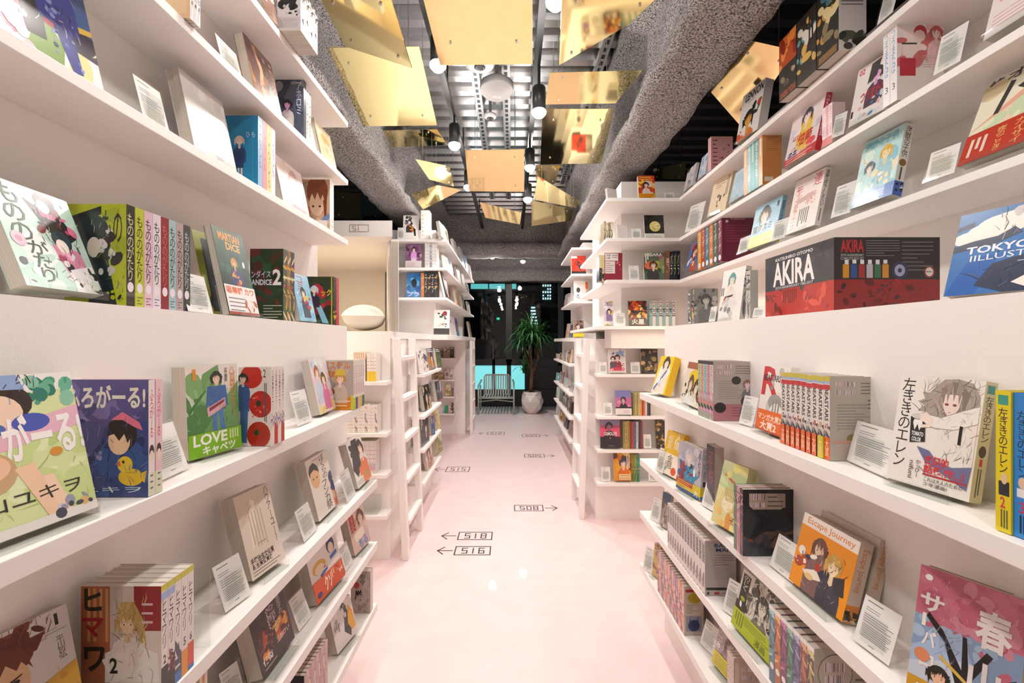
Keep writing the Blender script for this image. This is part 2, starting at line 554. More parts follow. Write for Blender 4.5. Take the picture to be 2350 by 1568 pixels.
def floor_sign(label, text, x0, x1, y, h, arrow):
    """boxed row number with an arrow, drawn in thin ink on the floor"""
    k = MB()
    w = 0.0038

    def ln(a, b):
        a, b = Vector(a), Vector(b)
        d = (b - a).normalized()
        n = Vector((-d.y, d.x)) * w
        a, b = a - d * w, b + d * w
        k.prism([a - n, b - n, b + n, a + n], 0.0, 0.0012)
    ln((x0, y), (x1, y)); ln((x1, y), (x1, y + h)); ln((x1, y + h), (x0, y + h)); ln((x0, y + h), (x0, y))
    cw = (x1 - x0) * 0.14
    for i, ch in enumerate(text):
        cx = x0 + (x1 - x0) * (0.27 + 0.24 * i) - (cw / 2 if ch == '1' else 0)
        P = {'bl': (cx - cw / 2, y + h * .2), 'br': (cx + cw / 2, y + h * .2), 'ml': (cx - cw / 2, y + h * .5), 'mr': (cx + cw / 2, y + h * .5), 'tl': (cx - cw / 2, y + h * .8), 'tr': (cx + cw / 2, y + h * .8)}
        for s in SEG[ch]:
            a, b = {'a': ('tl', 'tr'), 'b': ('tr', 'mr'), 'c': ('mr', 'br'), 'd': ('bl', 'br'), 'e': ('ml', 'bl'), 'f': ('tl', 'ml'), 'g': ('ml', 'mr')}[s]
            ln(P[a], P[b])
    L = (x1 - x0) * 0.42
    s, e = (x0 - 0.02, x0 - 0.02 - L) if arrow < 0 else (x1 + 0.02, x1 + 0.02 + L)
    ym = y + h / 2
    ln((s, ym), (e, ym))
    for q in (-1, 1):
        ln((e, ym), (e - arrow * L * 0.42, ym + q * h * 0.42))
    o = k.build('floor_marking', M['line'])
    return tag(o, label, 'floor marking', 'inked row numbers on the floor')


def fsign(label, text, px0, px1, py0, py1, arrow):
    a, b = onz(px0, py1, 0), onz(px1, py1, 0)
    t = onz(px0, py0, 0)
    floor_sign(label, text, a.x, b.x, a.y, t.y - a.y, arrow)


fsign('boxed S16 with left arrow on the pink floor, lowest of the markings', 'S16', 1042, 1124, 1255, 1274, -1)
fsign('boxed S18 with left arrow on the pink floor just above S16', 'S18', 1050, 1128, 1222, 1239, -1)
fsign('boxed S08 with right arrow on the pink floor near the right ladder', 'S08', 1181, 1247, 1160, 1173, 1)
fsign('boxed S15 with left arrow on the floor before the left shelves', 'S15', 1022, 1075, 1072, 1083, -1)
fsign('boxed S05 with right arrow on the floor halfway to the window', 'S05', 1204, 1250, 1043, 1050, 1)
fsign('faint boxed row number with left arrow on the floor near the chair', 'S12', 1118, 1157, 992, 998, -1)
fsign('faint boxed row number with right arrow on the floor near the plant', 'S04', 1199, 1239, 997, 1003, 1)

# ------------------------------------------------------------------ ceiling fittings
for X, y0, y1, lb in ((-0.455, -1.5, 7.0, 'black light track on the left of the ceiling deck'), (0.158, -1.5, 7.0, 'black light track on the right of the ceiling deck'),
                       (-0.334, 7.45, 9.2, 'short black light track beyond the cross beam, left one'), (0.193, 7.45, 9.2, 'short black light track beyond the cross beam, right one')):
    t = tag(empty('light_track', (X, 0, 3.13)), lb, 'light track')
    boxo('rail', (-0.02, y0, -0.018, 0.02, y1, 0.018), M['black'], t)
    for i in range(8):
        yy = y0 + 0.5 + i * 1.05
        if yy > y1:
            break
        boxo('hanger', (-0.006, yy, 0.018, 0.006, yy + 0.012, 0.23), M['black'], t)


def spot(px, py, dl, label, track=True, loc=None, w=None):
    d = F * dl / (CY - py) if loc is None else 0
    p = Vector(((px - CX) * d / F, d, EYE + dl)) if loc is None else Vector(loc)
    t = tag(empty('track_spotlight', p), label, 'spotlight', 'track spotlights')
    top = 3.112 - p.z
    k = MB()
    k.lathe([(0.030, 0.012), (0.042, 0.012), (0.042, 0.15), (0.036, 0.16), (0.012, 0.162)], (0, 0, 0), 24)
    hs = k.build('housing', M['black'], t, True)
    if top > 0.16:
        k = MB()
        k.tube([(0, 0, 0.155), (0, 0, top)], 0.009)
        k.build('stem', M['black'], t)
    k = MB()
    k.lathe([(0.002, -0.036), (0.026, -0.03), (0.044, -0.01), (0.046, 0.004), (0.040, 0.014)], (0, 0, 0), 24)
    k.build('lamp_lens', M['lamp'], hs, True)
    l = bpy.data.lights.new('spot', 'SPOT')
    l.energy = w or SPOT_W
    l.color = SPOT_COL
    l.spot_size = math.radians(168)
    l.spot_blend = 0.9
    l.shadow_soft_size = 0.06
    lo = bpy.data.objects.new('spot', l)
    lo.location = (0, 0, -0.055)
    lo.parent = t
    COL.objects.link(lo)
    l2 = bpy.data.lights.new('deck_fill', 'POINT')  # extra point light added to brighten the ceiling deck and beams
    l2.energy = (w or SPOT_W) * 0.30
    l2.color = SPOT_COL
    l2.shadow_soft_size = 0.05
    lo = bpy.data.objects.new('deck_fill', l2)
    lo.location = (0, 0, -0.095)
    lo.parent = t
    COL.objects.link(lo)
    return t


spot(1005, 150, 1.52, 'lit track spotlight on left track, beside large square gold panel')
spot(1043, 334, 1.50, 'second lit spotlight on left track, beyond the first')
spot(1075, 430, 1.48, 'third lit spotlight on left track, touching the farther square gold panel', w=SPOT_W * 1.7)
spot(1275, 5, 1.55, 'lit spotlight at the top right of the nearest gold panel')
spot(1237, 258, 1.44, 'lit spotlight on right track beside the dome speaker')
spot(1216, 385, 1.50, 'lit spotlight on right track beside the farther square gold panel')
spot(1211, 458, 1.46, 'lit spotlight on right track, last before the cross beam', w=SPOT_W * 1.9)
spot(1130, 590, 1.42, 'small lit spotlight beyond the cross beam, left one', w=SPOT_W * 2.0)
spot(1200, 600, 1.42, 'small lit spotlight beyond the cross beam, right one', w=SPOT_W * 2.0)
for i, (x, y) in enumerate(((-0.44, 1.5), (0.17, 0.9), (-0.44, 0.1), (0.17, -0.5), (-0.44, -1.2))):
    spot(0, 0, 0, ('track spotlight overhead on the left rail', 'track spotlight overhead on the right rail', 'track spotlight on the left rail just behind the viewer', 'track spotlight on the right rail behind the viewer', 'track spotlight on the left rail well behind the viewer')[i], loc=(x, y, 2.93))


def strut(X, y0, y1, label):
    t = tag(empty('slotted_strut', (X, 0, 3.32)), label, 'metal strut')
    boxo('channel', (-0.03, y0, 0, 0.03, y1, 0.04), M['steel'], t)
    k = MB()
    y = y0 + 0.03
    while y < y1:
        k.box(-0.012, y, -0.002, 0.012, y + 0.04, 0.001)
        y += 0.075
    k.build('slots', M['black'], t)


strut(-0.27, 2.2, 6.2, 'galvanised slotted strut running left of the dome speaker')
strut(-0.045, 2.2, 6.2, 'galvanised slotted strut running right of the dome speaker')
strut(0.62, 2.0, 5.6, 'galvanised slotted strut beside the right beam')


def ceil_round(name, px, py, dl, prof, label, cat, mt, parts=()):
    d = F * dl / (CY - py)
    t = tag(empty(name, ((px - CX) * d / F, d, EYE + dl)), label, cat)
    k = MB()
    k.lathe(prof, (0, 0, 0), 40)
    k.build('housing', mt, t, True)
    for nm, pf, mm in parts:
        k = MB()
        k.lathe(pf, (0, 0, 0), 32)
        k.build(nm, mm, t, True)
    k = MB()
    k.tube([(0, 0, prof[-1][1] - 0.01), (0, 0, 3.40 - EYE - dl)], 0.012)
    k.build('hanger', M['steel'], t)


ring = []
for i in range(9):
    r = 0.03 + i * 0.0105
    ring += [(r, -0.05 + (i / 8) ** 2 * 0.05), (r + 0.004, -0.056 + (i / 8) ** 2 * 0.05)]
ceil_round('ceiling_speaker', 1140, 208, 1.80, [(0.002, -0.052)] + ring + [(0.122, 0.012), (0.118, 0.05), (0.07, 0.085), (0.002, 0.09)], 'round grey ribbed dome speaker hanging from the deck', 'speaker', mat('grey_plastic', (0.45, 0.43, 0.42), 0.5))
ceil_round('smoke_detector', 1125, 270, 1.80, [(0.002, -0.01), (0.03, -0.008), (0.05, 0.004), (0.052, 0.02), (0.03, 0.035), (0.002, 0.036)], 'small white smoke detector beyond the dome speaker', 'smoke detector', M['plastic'],
           [('sensor_ring', [(0.014, -0.013), (0.028, -0.013), (0.028, -0.006), (0.014, -0.006)], M['black'])])
ceil_round('smoke_detector', 1101, 150, 1.75, [(0.002, -0.012), (0.05, -0.01), (0.09, 0.0), (0.094, 0.02), (0.06, 0.04), (0.002, 0.042)], 'larger white detector half hidden by the nearest gold panel', 'smoke detector', M['plastic'],
           [('sensor_ring', [(0.02, -0.015), (0.035, -0.015), (0.035, -0.008), (0.02, -0.008)], M['black'])])


def gold(label, cs):
    """gold mirror sheet hung from the deck; cs: corners as (column, row, height above eye)"""
    P = []
    for px, py, dl in cs:
        d = F * dl / (CY - py)
        P.append(Vector(((px - CX) * d / F, d, EYE + dl)))
    n = (P[1] - P[0]).cross(P[3] - P[0]).normalized()
    if n.z > 0:
        n = -n
    P[2] = P[2] - n * (P[2] - P[0]).dot(n)
    c = sum(P, Vector()) / 4
    t = tag(empty('gold_ceiling_panel', c), label, 'ceiling panel', 'gold mirror panels hung from the ceiling')
    k = MB()
    Q = [p - c for p in P]
    k.mesh(Q + [q - n * 0.004 for q in Q], [(0, 1, 2, 3), (7, 6, 5, 4)] + [(i, i + 4, (i + 1) % 4 + 4, (i + 1) % 4) for i in range(4)])
    k.build('mirror_sheet', M['gold'], t)
    ws = [q * 0.68 for q in Q]
    for q in ws:
        k = MB()
        k.tube([q, (q.x, q.y, 3.36 - c.z)], 0.0022, 6)
        wo = k.build('wire', M['steel'], t)
        k = MB()
        k.tube([q + n * 0.006, q - n * 0.006], 0.006, 8)
        k.build('wire_clip', M['steel'], wo)


gold('tilted gold panel at top left, folded over the pale one', [(726, -22, 1.34), (891, -22, 1.26), (946, 154, 1.24), (792, 107, 1.32)])
gold('large flat gold panel beside the left beam', [(752, 110, 1.48), (962, 107, 1.48), (1003, 288, 1.40), (833, 290, 1.40)])
gold('nearest flat gold panel between the two light tracks', [(896, -300, 1.554), (1222, -300, 1.554), (1222, 148, 1.30), (1010, 150, 1.30)])
gold('tilted gold panel at top right, near the right beam', [(1283, 150, 1.40), (1290, -20, 1.44), (1512, -20, 1.48), (1442, 57, 1.44)])
gold('gold panel half behind the right beam, nearer of the pair', [(1262, 167, 1.66), (1475, 161, 1.66), (1412, 237, 1.53), (1251, 240, 1.53)])
gold('square gold panel right of the right track', [(1245, 250, 1.50), (1410, 250, 1.50), (1380, 375, 1.50), (1240, 378, 1.50)])
gold('small square gold panel in the middle of the ceiling', [(1067, 345, 1.486), (1203, 343, 1.486), (1203, 439, 1.30), (1076, 439, 1.30)])
gold('wide gold panel hanging right before the cross beam', [(1220, 460, 1.58), (1317, 481, 1.56), (1312, 518, 1.42), (1220, 519, 1.42)])
gold('tilted gold panel behind the last right spotlight', [(1234, 404, 1.52), (1332, 463, 1.50), (1324, 484, 1.43), (1225, 458, 1.42)])
gold('small steep gold panel just past the right square panel', [(1229, 380, 1.7), (1285, 380, 1.7), (1275, 427, 1.62), (1234, 445, 1.62)])
gold('steep gold panel at the far end of the left beam', [(945, 446, 1.48), (1004, 425, 1.56), (1060, 437, 1.54), (971, 481, 1.38)])
gold('thin tilted gold panel left of centre before the cross beam', [(1101, 464, 1.56), (1197, 488, 1.52), (1194, 518, 1.40), (1114, 500, 1.44)])
gold('dim gold panel between left beam and left track', [(953, 365, 1.62), (1032, 382, 1.66), (1052, 437, 1.48), (985, 412, 1.52)])
gold('gold panel in the dark beyond the right beam', [(1717, 92, 1.72), (1825, 116, 1.60), (1720, 270, 1.48), (1630, 210, 1.60)])
gold('dark gold panel over the left bed cabin', [(770, 440, 1.55), (860, 448, 1.55), (880, 505, 1.55), (760, 500, 1.55)])
gold('strip of gold panel under the large pale one', [(838, 302, 1.78), (1003, 297, 1.78), (1027, 333, 1.78), (900, 338, 1.78)])
gold('dim gold panel above the far corner bookcase', [(1500, 388, 1.5), (1575, 372, 1.5), (1570, 412, 1.5), (1495, 410, 1.5)])

# ------------------------------------------------------------------ chair and plant by the window
ch = tag(empty('slatted_armchair', (-0.30, 8.6, 0)), 'grey slatted metal armchair standing before the night window', 'chair')
w = 0.335


def tb(name, pts, r, par, n=10, mt=None):
    k = MB()
    k.tube(pts, r, n)
    return k.build(name, mt or M['chair'], par, True)


for s in (-1, 1):
    tb('leg', [(s * w, 0.0, 0.0), (s * w, 0.0, 0.52)], 0.016, ch)
    tb('leg', [(s * w, 0.62, 0.0), (s * w, 0.60, 0.50)], 0.016, ch)
    tb('armrest', [(s * w, 0.0, 0.51), (s * w, 0.04, 0.545), (s * w, 0.5, 0.56), (s * w * 0.95, 0.62, 0.60)], 0.017, ch)
    tb('side_rail', [(s * w, 0.0, 0.31), (s * w, 0.6, 0.26)], 0.015, ch)
tb('front_rail', [(-w, 0, 0.31), (w, 0, 0.31)], 0.016, ch)
tb('rear_rail', [(-w, 0.6, 0.26), (w, 0.6, 0.26)], 0.016, ch)
tb('stretcher', [(-w, 0.0, 0.24), (0, 0.05, 0.27), (w, 0.0, 0.24)], 0.010, ch)
bk = [(-w * 0.78, 0.55, 0.30), (-w * 0.78, 0.70, 0.66), (-w * 0.70, 0.715, 0.70), (w * 0.70, 0.715, 0.70), (w * 0.78, 0.70, 0.66), (w * 0.78, 0.55, 0.30)]
tb('back_frame', bk, 0.015, ch)
k = MB()
for i in range(10):
    x = -w * 0.72 + i * w * 1.44 / 9
    k.box(x - 0.014, 0.0, 0.315, x + 0.014, 0.56, 0.325)
k.build('seat', M['chair'], ch)
k = MB()
for i in range(10):
    x = -w * 0.66 + i * w * 1.32 / 9
    k.mesh([(x - 0.014, 0.545, 0.31), (x + 0.014, 0.545, 0.31), (x + 0.014, 0.705, 0.69), (x - 0.014, 0.705, 0.69), (x - 0.014, 0.557, 0.31), (x + 0.014, 0.557, 0.31), (x + 0.014, 0.717, 0.69), (x - 0.014, 0.717, 0.69)],
           [(0, 1, 2, 3), (7, 6, 5, 4), (0, 4, 5, 1), (1, 5, 6, 2), (2, 6, 7, 3), (3, 7, 4, 0)])
k.build('backrest', M['chair'], ch)

pl = tag(empty('potted_plant', (0.385, 8.75, 0)), 'tall potted plant with drooping strap leaves standing beside the armchair', 'plant')
k = MB()
rings = [(0.10, 0.0, 0), (0.185, 0.10, 0.5), (0.225, 0.24, 0), (0.19, 0.36, 0.5), (0.175, 0.42, 0)]
vs = [(r * math.cos(2 * math.pi * (i + o) / 7), r * math.sin(2 * math.pi * (i + o) / 7), z) for r, z, o in rings for i in range(7)]
fs = [tuple(range(6, -1, -1))]
for a in range(4):
    for i in range(7):
        p, q = a * 7 + i, a * 7 + (i + 1) % 7
        r, s = (a + 1) * 7 + i, (a + 1) * 7 + (i + 1) % 7
        fs += [(p, q, r), (q, s, r)] if rings[a + 1][2] > 0 else [(p, q, s), (p, s, r)]
k.mesh(vs, fs)
k.build('faceted_pot', M['pot'], pl)
k = MB()
k.lathe([(0.17, 0.385), (0.17, 0.40), (0.002, 0.41)], (0, 0, 0), 14)
k.build('soil', M['soil'], pl)
tb('trunk', [(-0.02, 0, 0.38), (-0.01, 0, 0.6), (0.0, 0, 0.78), (-0.02, 0, 0.95)], [0.045, 0.038, 0.034, 0.026], pl, 10, M['trunk'])
rnd = random.Random(4)
tips = []
for pts, rr in (([(-0.01, 0, 0.75), (0.06, 0.02, 0.86), (0.11, 0.03, 1.05), (0.10, 0.03, 1.36)], [0.028, 0.024, 0.022, 0.018]),
                ([(0.0, 0, 0.90), (-0.02, -0.03, 1.1), (-0.03, -0.04, 1.42)], [0.026, 0.02, 0.018]),
                ([(-0.01, 0, 0.86), (-0.10, 0.03, 1.05), (-0.17, 0.04, 1.30)], [0.024, 0.02, 0.018])):
    tb('branch', pts, rr, pl, 8, M['trunk'])
    tips.append(Vector(pts[-1]))
tips.append(Vector((-0.16, 0.0, 0.86)))
for ti, tp in enumerate(tips):
    k = MB()
    n = 75 if ti < 3 else 24
    for i in range(n):
        a = rnd.uniform(0, 2 * math.pi)
        L = rnd.uniform(0.42, 0.74) * (1 if ti < 3 else 0.55)
        el = rnd.uniform(0.35, 1.45)
        base = tp + Vector((0, 0, rnd.uniform(-0.10, 0.06)))
        d = Vector((math.cos(a) * math.cos(el), math.sin(a) * math.cos(el), math.sin(el)))
        side = Vector((-math.sin(a), math.cos(a), 0))
        p, prev = base.copy(), None
        for j in range(8):
            wd = 0.017 * (1 - (j / 7) ** 2) + 0.0008
            l, r = p - side * wd, p + side * wd
            if prev:
                k.poly([prev[0], prev[1], r, l])
            prev = (l, r)
            p = p + d * (L / 7)
            d = (d + Vector((0, 0, -0.34 * (0.5 + j / 5)))).normalized()
    k.build('leaf_tuft', M['leaf'], pl)

# ------------------------------------------------------------------ printed covers
_TXT = {}


def glyphs(text, flags):
    key = (text, flags)
    if key not in _TXT:
        c = bpy.data.curves.new('t', 'FONT')
        body = text.replace('_', ' ').replace('/', '\n')
        if 'v' in flags:
            body = '\n'.join(body).replace('ー', '|')
        c.body = body
        c.align_x = 'CENTER'
        c.resolution_u = 2
        c.space_line = 0.82 if 'v' in flags else 0.9
        c.offset = 0.028 if 'b' in flags else 0.004
        o = bpy.data.objects.new('t', c)
        me = bpy.data.meshes.new_from_object(o)
        vs = [(v.co.x, v.co.y) for v in me.vertices]
        if 'q' in flags:
            vs = [(y, -x) for x, y in vs]
        if 'u' in flags:
            vs = [(-y, x) for x, y in vs]
        fs = [tuple(p.vertices) for p in me.polygons]
        bpy.data.objects.remove(o)
        bpy.data.meshes.remove(me)
        bpy.data.curves.remove(c)
        if vs:
            x0, x1 = min(v[0] for v in vs), max(v[0] for v in vs)
            y0, y1 = min(v[1] for v in vs), max(v[1] for v in vs)
            vs = [((x - x0) / max(x1 - x0, 1e-6), (y - y0) / max(y1 - y0, 1e-6)) for x, y in vs]
        _TXT[key] = (vs, fs)
    return _TXT[key]


def clip(pts, W, H):
    for ax, lim, sg in ((0, 0, 1), (0, W, -1), (1, 0, 1), (1, H, -1)):
        out = []
        for i, p in enumerate(pts):
            q = pts[(i + 1) % len(pts)]
            a, b = sg * (p[ax] - lim), sg * (q[ax] - lim)
            if a >= 0:
                out.append(p)
            if a * b < 0:
                t = a / (a - b)
                out.append((p[0] + (q[0] - p[0]) * t, p[1] + (q[1] - p[1]) * t))
        pts = out
        if len(pts) < 3:
            return None
    return pts


def draw(k, spec, W, H, tr, e0=0.00004):
    """print a list of marks 'r x0 y0 x1 y1 col|e cx cy rx ry col rot|...' (percent of the face) onto mesh k"""
    st = [e0]

    def put(pts, col):
        pts = clip(pts, W, H)
        if pts:
            k.poly([tr(u, v, st[0]) for u, v in pts], col)

    def ell(cx, cy, rx, ry, col, rot=0, n=18):
        c, s = math.cos(math.radians(rot)), math.sin(math.radians(rot))
        pts = []
        for i in range(n):
            a = 2 * math.pi * i / n
            x, y = rx * math.cos(a), ry * math.sin(a)
            pts.append((cx * W / 100 + (x * W * c - y * H * s) / 100, cy * H / 100 + (x * W * s + y * H * c) / 100))
        put(pts, col)
    for tok in spec.split('|'):
        a = tok.split()
        if not a:
            continue
        st[0] += 0.000014
        t, n = a[0], None
        if t == 't':
            vs, fs = glyphs(a[1], a[7] if len(a) > 7 else '')
            x0, y0, x1, y1 = (float(q) for q in a[2:6])
            P = [tr((x0 + (x1 - x0) * x) * W / 100, (y0 + (y1 - y0) * y) * H / 100, st[0]) for x, y in vs]
            k.mesh(P, fs, hexc(a[6], .95))
            continue
        if t == 'p':
            q = [float(x) for x in a[2:]]
            put([(q[i] * W / 100, q[i + 1] * H / 100) for i in range(0, len(q), 2)], hexc(a[1], .95))
            continue
        q = []
        for x in a[1:]:
            try:
                q.append(float(x))
            except ValueError:
                q.append(x)
        if t == 'r':
            x0, y0, x1, y1 = q[:4]
            put([(x0 * W / 100, y0 * H / 100), (x1 * W / 100, y0 * H / 100), (x1 * W / 100, y1 * H / 100), (x0 * W / 100, y1 * H / 100)], hexc(a[5], .95))
        elif t == 'e':
            ell(q[0], q[1], q[2], q[3], hexc(a[5], .95), q[5] if len(q) > 5 else 0)
        elif t in 'LV':
            x0, y0, x1, y1, m_ = q[:5]
            r = random.Random(int(x0 * 7 + y1 * 13))
            col = hexc(a[6], .95)
            for i in range(int(m_)):
                s = (i + .5) / m_
                if t == 'L':
                    yy, hh = y1 + (y0 - y1) * s, (y1 - y0) / m_ * .13
                    xe = x1 - (x1 - x0) * (r.random() ** 3) * .6
                    box = (x0, yy - hh, xe, yy + hh)
                else:
                    xx, hh = x0 + (x1 - x0) * s, (x1 - x0) / m_ * .25
                    box = (xx - hh, y0 + (y1 - y0) * (r.random() ** 3) * .6, xx + hh, y1)
                put([(box[0] * W / 100, box[1] * H / 100), (box[2] * W / 100, box[1] * H / 100), (box[2] * W / 100, box[3] * H / 100), (box[0] * W / 100, box[3] * H / 100)], col)
        elif t == 'B':
            x0, y0, x1, y1 = q[:4]
            r = random.Random(int(x0 + y0 * 3))
            put([(x0 * W / 100, y0 * H / 100), (x1 * W / 100, y0 * H / 100), (x1 * W / 100, y1 * H / 100), (x0 * W / 100, y1 * H / 100)], hexc('edd'))
            st[0] += 0.000014
            x = x0 + 1
            while x < x1 - 1:
                w_ = r.choice((.6, .9, 1.5))
                put([(x * W / 100, y0 * H / 100), ((x + w_) * W / 100, y0 * H / 100), ((x + w_) * W / 100, y1 * H / 100), (x * W / 100, y1 * H / 100)], hexc('222'))
                x += w_ + r.choice((.7, 1.2))
        elif t == 'S':
            x0, y0, x1, y1, m_, rad = q[:6]
            r = random.Random(int(x0 + y0 * 3 + m_ * 7 + x1))
            cols = a[7].split(',')
            for i in range(int(m_)):
                st[0] += 0.000003
                rr = rad * r.uniform(.4, 1.3)
                ell(r.uniform(x0, x1), r.uniform(y0, y1), rr, rr * r.uniform(.25, 1), hexc(r.choice(cols), .95), r.uniform(0, 180), 9)
        elif t == 'K':      # fine ink strokes
            x0, y0, x1, y1, m_, ln_ = q[:6]
            cols = a[7].split(',')
            r = random.Random(int(x0 * 3 + y1 + m_ * 5))
            for i in range(int(m_)):
                st[0] += 0.000003
                x, y, an = r.uniform(x0, x1) * W / 100, r.uniform(y0, y1) * H / 100, r.gauss(math.pi / 2, .7)
                L, hw = ln_ * W / 100 * r.uniform(.4, 1.2), W / 100 * r.uniform(.12, .42)
                dx, dy = math.cos(an), math.sin(an)
                put([(x - dy * hw, y + dx * hw), (x + dx * L * .6 - dy * hw + L * .1, y + dy * L * .6 + dx * hw), (x + dx * L, y + dy * L), (x + dx * L * .6 + dy * hw + L * .1, y + dy * L * .6 - dx * hw), (x + dy * hw, y - dx * hw)], hexc(r.choice(cols), .95))
        elif t == 'F':      # a plain half-length figure: hair, face, neck, clothes
            cx, cy, s = q[:3]
            hair, skin, cloth = (hexc(a[i], .95) for i in (4, 5, 6))
            asp = W / H
            r = random.Random(int(cx * 7 + cy * 3 + s))
            dk = lambda c_, f_: tuple(min(1, v * f_) for v in c_[:3]) + (1,)

            def pg(xy, col):
                st[0] += 0.000003
                put([((cx + x * s) * W / 100, (cy + y * s * asp) * H / 100) for x, y in xy], col)

            def el(x, y, rx, ry, col):
                st[0] += 0.000003
                ell(cx + x * s, cy + y * s * asp, rx * s, ry * s * asp, col)
            pg(((-1.7, -6), (-1.75, -3.4), (-1.45, -2.3), (-.7, -1.6), (.7, -1.6), (1.5, -2.3), (1.8, -3.4), (1.8, -6)), cloth)
            for i in range(7):
                x, y = r.uniform(-1.4, 1.4), r.uniform(-5, -2.4)
                pg(((x, y), (x + .08, y), (x + r.uniform(-.5, .5), y - r.uniform(.5, 1.4))), dk(cloth, .55))
            el(0, .1, 1.1, 1.22, hair)
            for i in range(9):
                sx = r.choice((-1, 1))
                x = sx * r.uniform(.75, 1.15)
                pg(((x - .3, .3), (x + .3, .3), (x + sx * r.uniform(-.15, .3), -r.uniform(.7, 1.6))), dk(hair, r.uniform(.8, 1.15)))
            pg(((-.34, -2.1), (-.27, -.8), (.27, -.8), (.34, -2.1), (0, -2.35)), dk(skin, .88))
            pg(((-.78, .3), (-.74, -.45), (-.42, -1.02), (0, -1.28), (.42, -1.02), (.74, -.45), (.78, .3), (0, .7)), skin)
            for x in (-.36, .36):
                el(x, -.29, .16, .085, hexc('e8e4e0'))
                el(x, -.29, .085, .085, hexc('322'))
                pg(((x - .22, -.06), (x + .22, -.05), (x + .2, -.01), (x - .2, -.02)), dk(hair, .6))
            pg(((-.14, -.86), (.14, -.86), (0, -.91)), dk(skin, .5))
            pg(((.0, -.45), (.07, -.62), (-.04, -.62)), dk(skin, .75))
            for i in range(9):
                x = -.95 + i * .238
                pg(((x - .26, .62 + .3 * (1 - x * x)), (x + .26, .62 + .3 * (1 - x * x)), (x + r.uniform(-.2, .2), r.uniform(-.18, .28) - .5 * x * x)), dk(hair, r.uniform(.85, 1.1)))
            for i in range(4):
                x = r.uniform(-.7, .7)
                pg(((x, .95), (x + .06, .95), (x * 1.25, .35)), dk(hair, 1.9))


def auto(seed, pal, title='fff', fig=True):
    """a generic busy cover: colour patches, a plain figure, a block of title strokes"""
    r = random.Random(seed)
    p = pal.split(',')
    s = 'S 0 0 100 100 %d %d %s' % (r.randint(12, 20), r.randint(14, 24), pal)
    if fig:
        s += '|F %d %d %d %s %s %s' % (r.randint(35, 65), r.randint(52, 66), r.randint(14, 20), r.choice(('321', '532', '222', 'a63', '445')), 'ecb', r.choice(p))
    s += '|K 2 4 98 96 %d 16 %s,222,%s' % (r.randint(16, 30), pal, title)
    x = r.choice((6, 74))
    if r.random() < .5:
        s += '|V %d 40 %d 96 2 %s' % (x, x + 20, title)
    else:
        s += '|L 8 80 92 97 2 %s' % title
    return s


class Book:
    """meshes of one kind of book; local frame: front cover on y=0 facing -y, spine at x=w"""
    def __init__(s, w, t, h, bg, front='', spine='', back='', sbg=None, bbg=None, band=None, bandh=0.0, bandart='', bandspine='', round_=0.0):
        s.w, s.t, s.h = w, t, h
        s.bg, s.sbg, s.bbg = hexc(bg, .95), hexc(sbg or bg, .95), hexc(bbg or sbg or bg, .95)
        s.front, s.spine, s.back = front, spine, back
        s.band, s.bandh, s.bandart, s.bandspine = band, bandh, bandart, bandspine

    def fr(s, z0=0, e=0):
        return lambda u, v, l: (u, -l - e, z0 + v)

    def sp(s, z0=0, e=0):
        return lambda u, v, l: (s.w + l + e, u, z0 + v)

    def bk(s, z0=0, e=0):
        return lambda u, v, l: (s.w - u, s.t + l + e, z0 + v)

    def place(s, loc, rz, rx, label, cat='book', group=None, name='comic_book', z_up=0.0):
        w, t, h = s.w, s.t, s.h
        r = empty(name, (loc[0], loc[1], loc[2] + z_up), rz, rx)
        tag(r, label, cat, group)
        c = 0.0008
        k = MB()
        k.box(0, 0, 0, w, c, h, s.bg)
        k.box(w - c, c, 0, w, t - c, h, s.sbg)
        k.box(0, t - c, 0, w, t, h, s.bbg)
        draw(k, s.front, w, h, s.fr())
        draw(k, s.spine, t, h, s.sp())
        draw(k, s.back, w, h, s.bk())
        k.build('cover', M['print'], r)
        boxo('page_block', (0.001, c, 0.0015, w - c, t - c, h - 0.0015), M['pages'], r)
        if s.band:
            k = MB()
            bc, g, H = hexc(s.band, .95), 0.002, h * s.bandh
            k.box(0, -g, 0.0, w + g, -g + 0.0004, H, bc)
            k.box(w + g - 0.0004, -g, 0.0, w + g, t + g, H, bc)
            k.box(0, t + g - 0.0004, 0.0, w + g, t + g, H, bc)
            draw(k, s.bandart, w, H, s.fr(0, g))
            draw(k, s.bandspine, t, H, s.sp(0, g))
            k.build('paper_band', M['print'], r)
        return r


ZS = {'L1': 1.136, 'L2': 0.822, 'L3': 0.572, 'L4': 0.324, 'LL': 1.445, 'LC': 1.855, 'LB': 2.138, 'LA': 2.41,
      'R1': 1.136, 'R2': 0.822, 'R3': 0.572, 'R4': 0.324, 'RL': 1.451, 'RC': 1.812, 'RB': 2.105, 'RA': 2.385, 'S0': 1.49, 'T0': 1.445, 'V0': 1.42}
ORD = 'first second third fourth fifth sixth seventh eighth ninth tenth eleventh twelfth thirteenth fourteenth fifteenth'.split()


def pt(px, a, z):
    """a point on the shelf: a = metres from the aisle axis (below 3) or the picture row of the contact"""
    return onx(px, a) if abs(a) < 3 else onz(px, a, z)


def stand(p, rz, lean, w, t, h, label):
    r = empty('acrylic_stand', p, rz)
    tag(r, label, 'stand', 'clear acrylic book stands')
    a = 0.10 * w
    boxo('base_plate', (a, -0.018, 0.0006, w - a, t + 0.03, 0.0032), M['acrylic'], r)
    boxo('front_lip', (a, -0.0205, 0.0006, w - a, -0.018, 0.016), M['acrylic'], r)
    o = boxo('back_plate', (a, t + 0.0035, 0.004, w - a, t + 0.006, h * 0.93), M['acrylic'], r)
    o.rotation_euler = (-lean, 0, 0)
    o.location = (0, 0, 0.001 + (t + 0.006) * math.sin(lean))


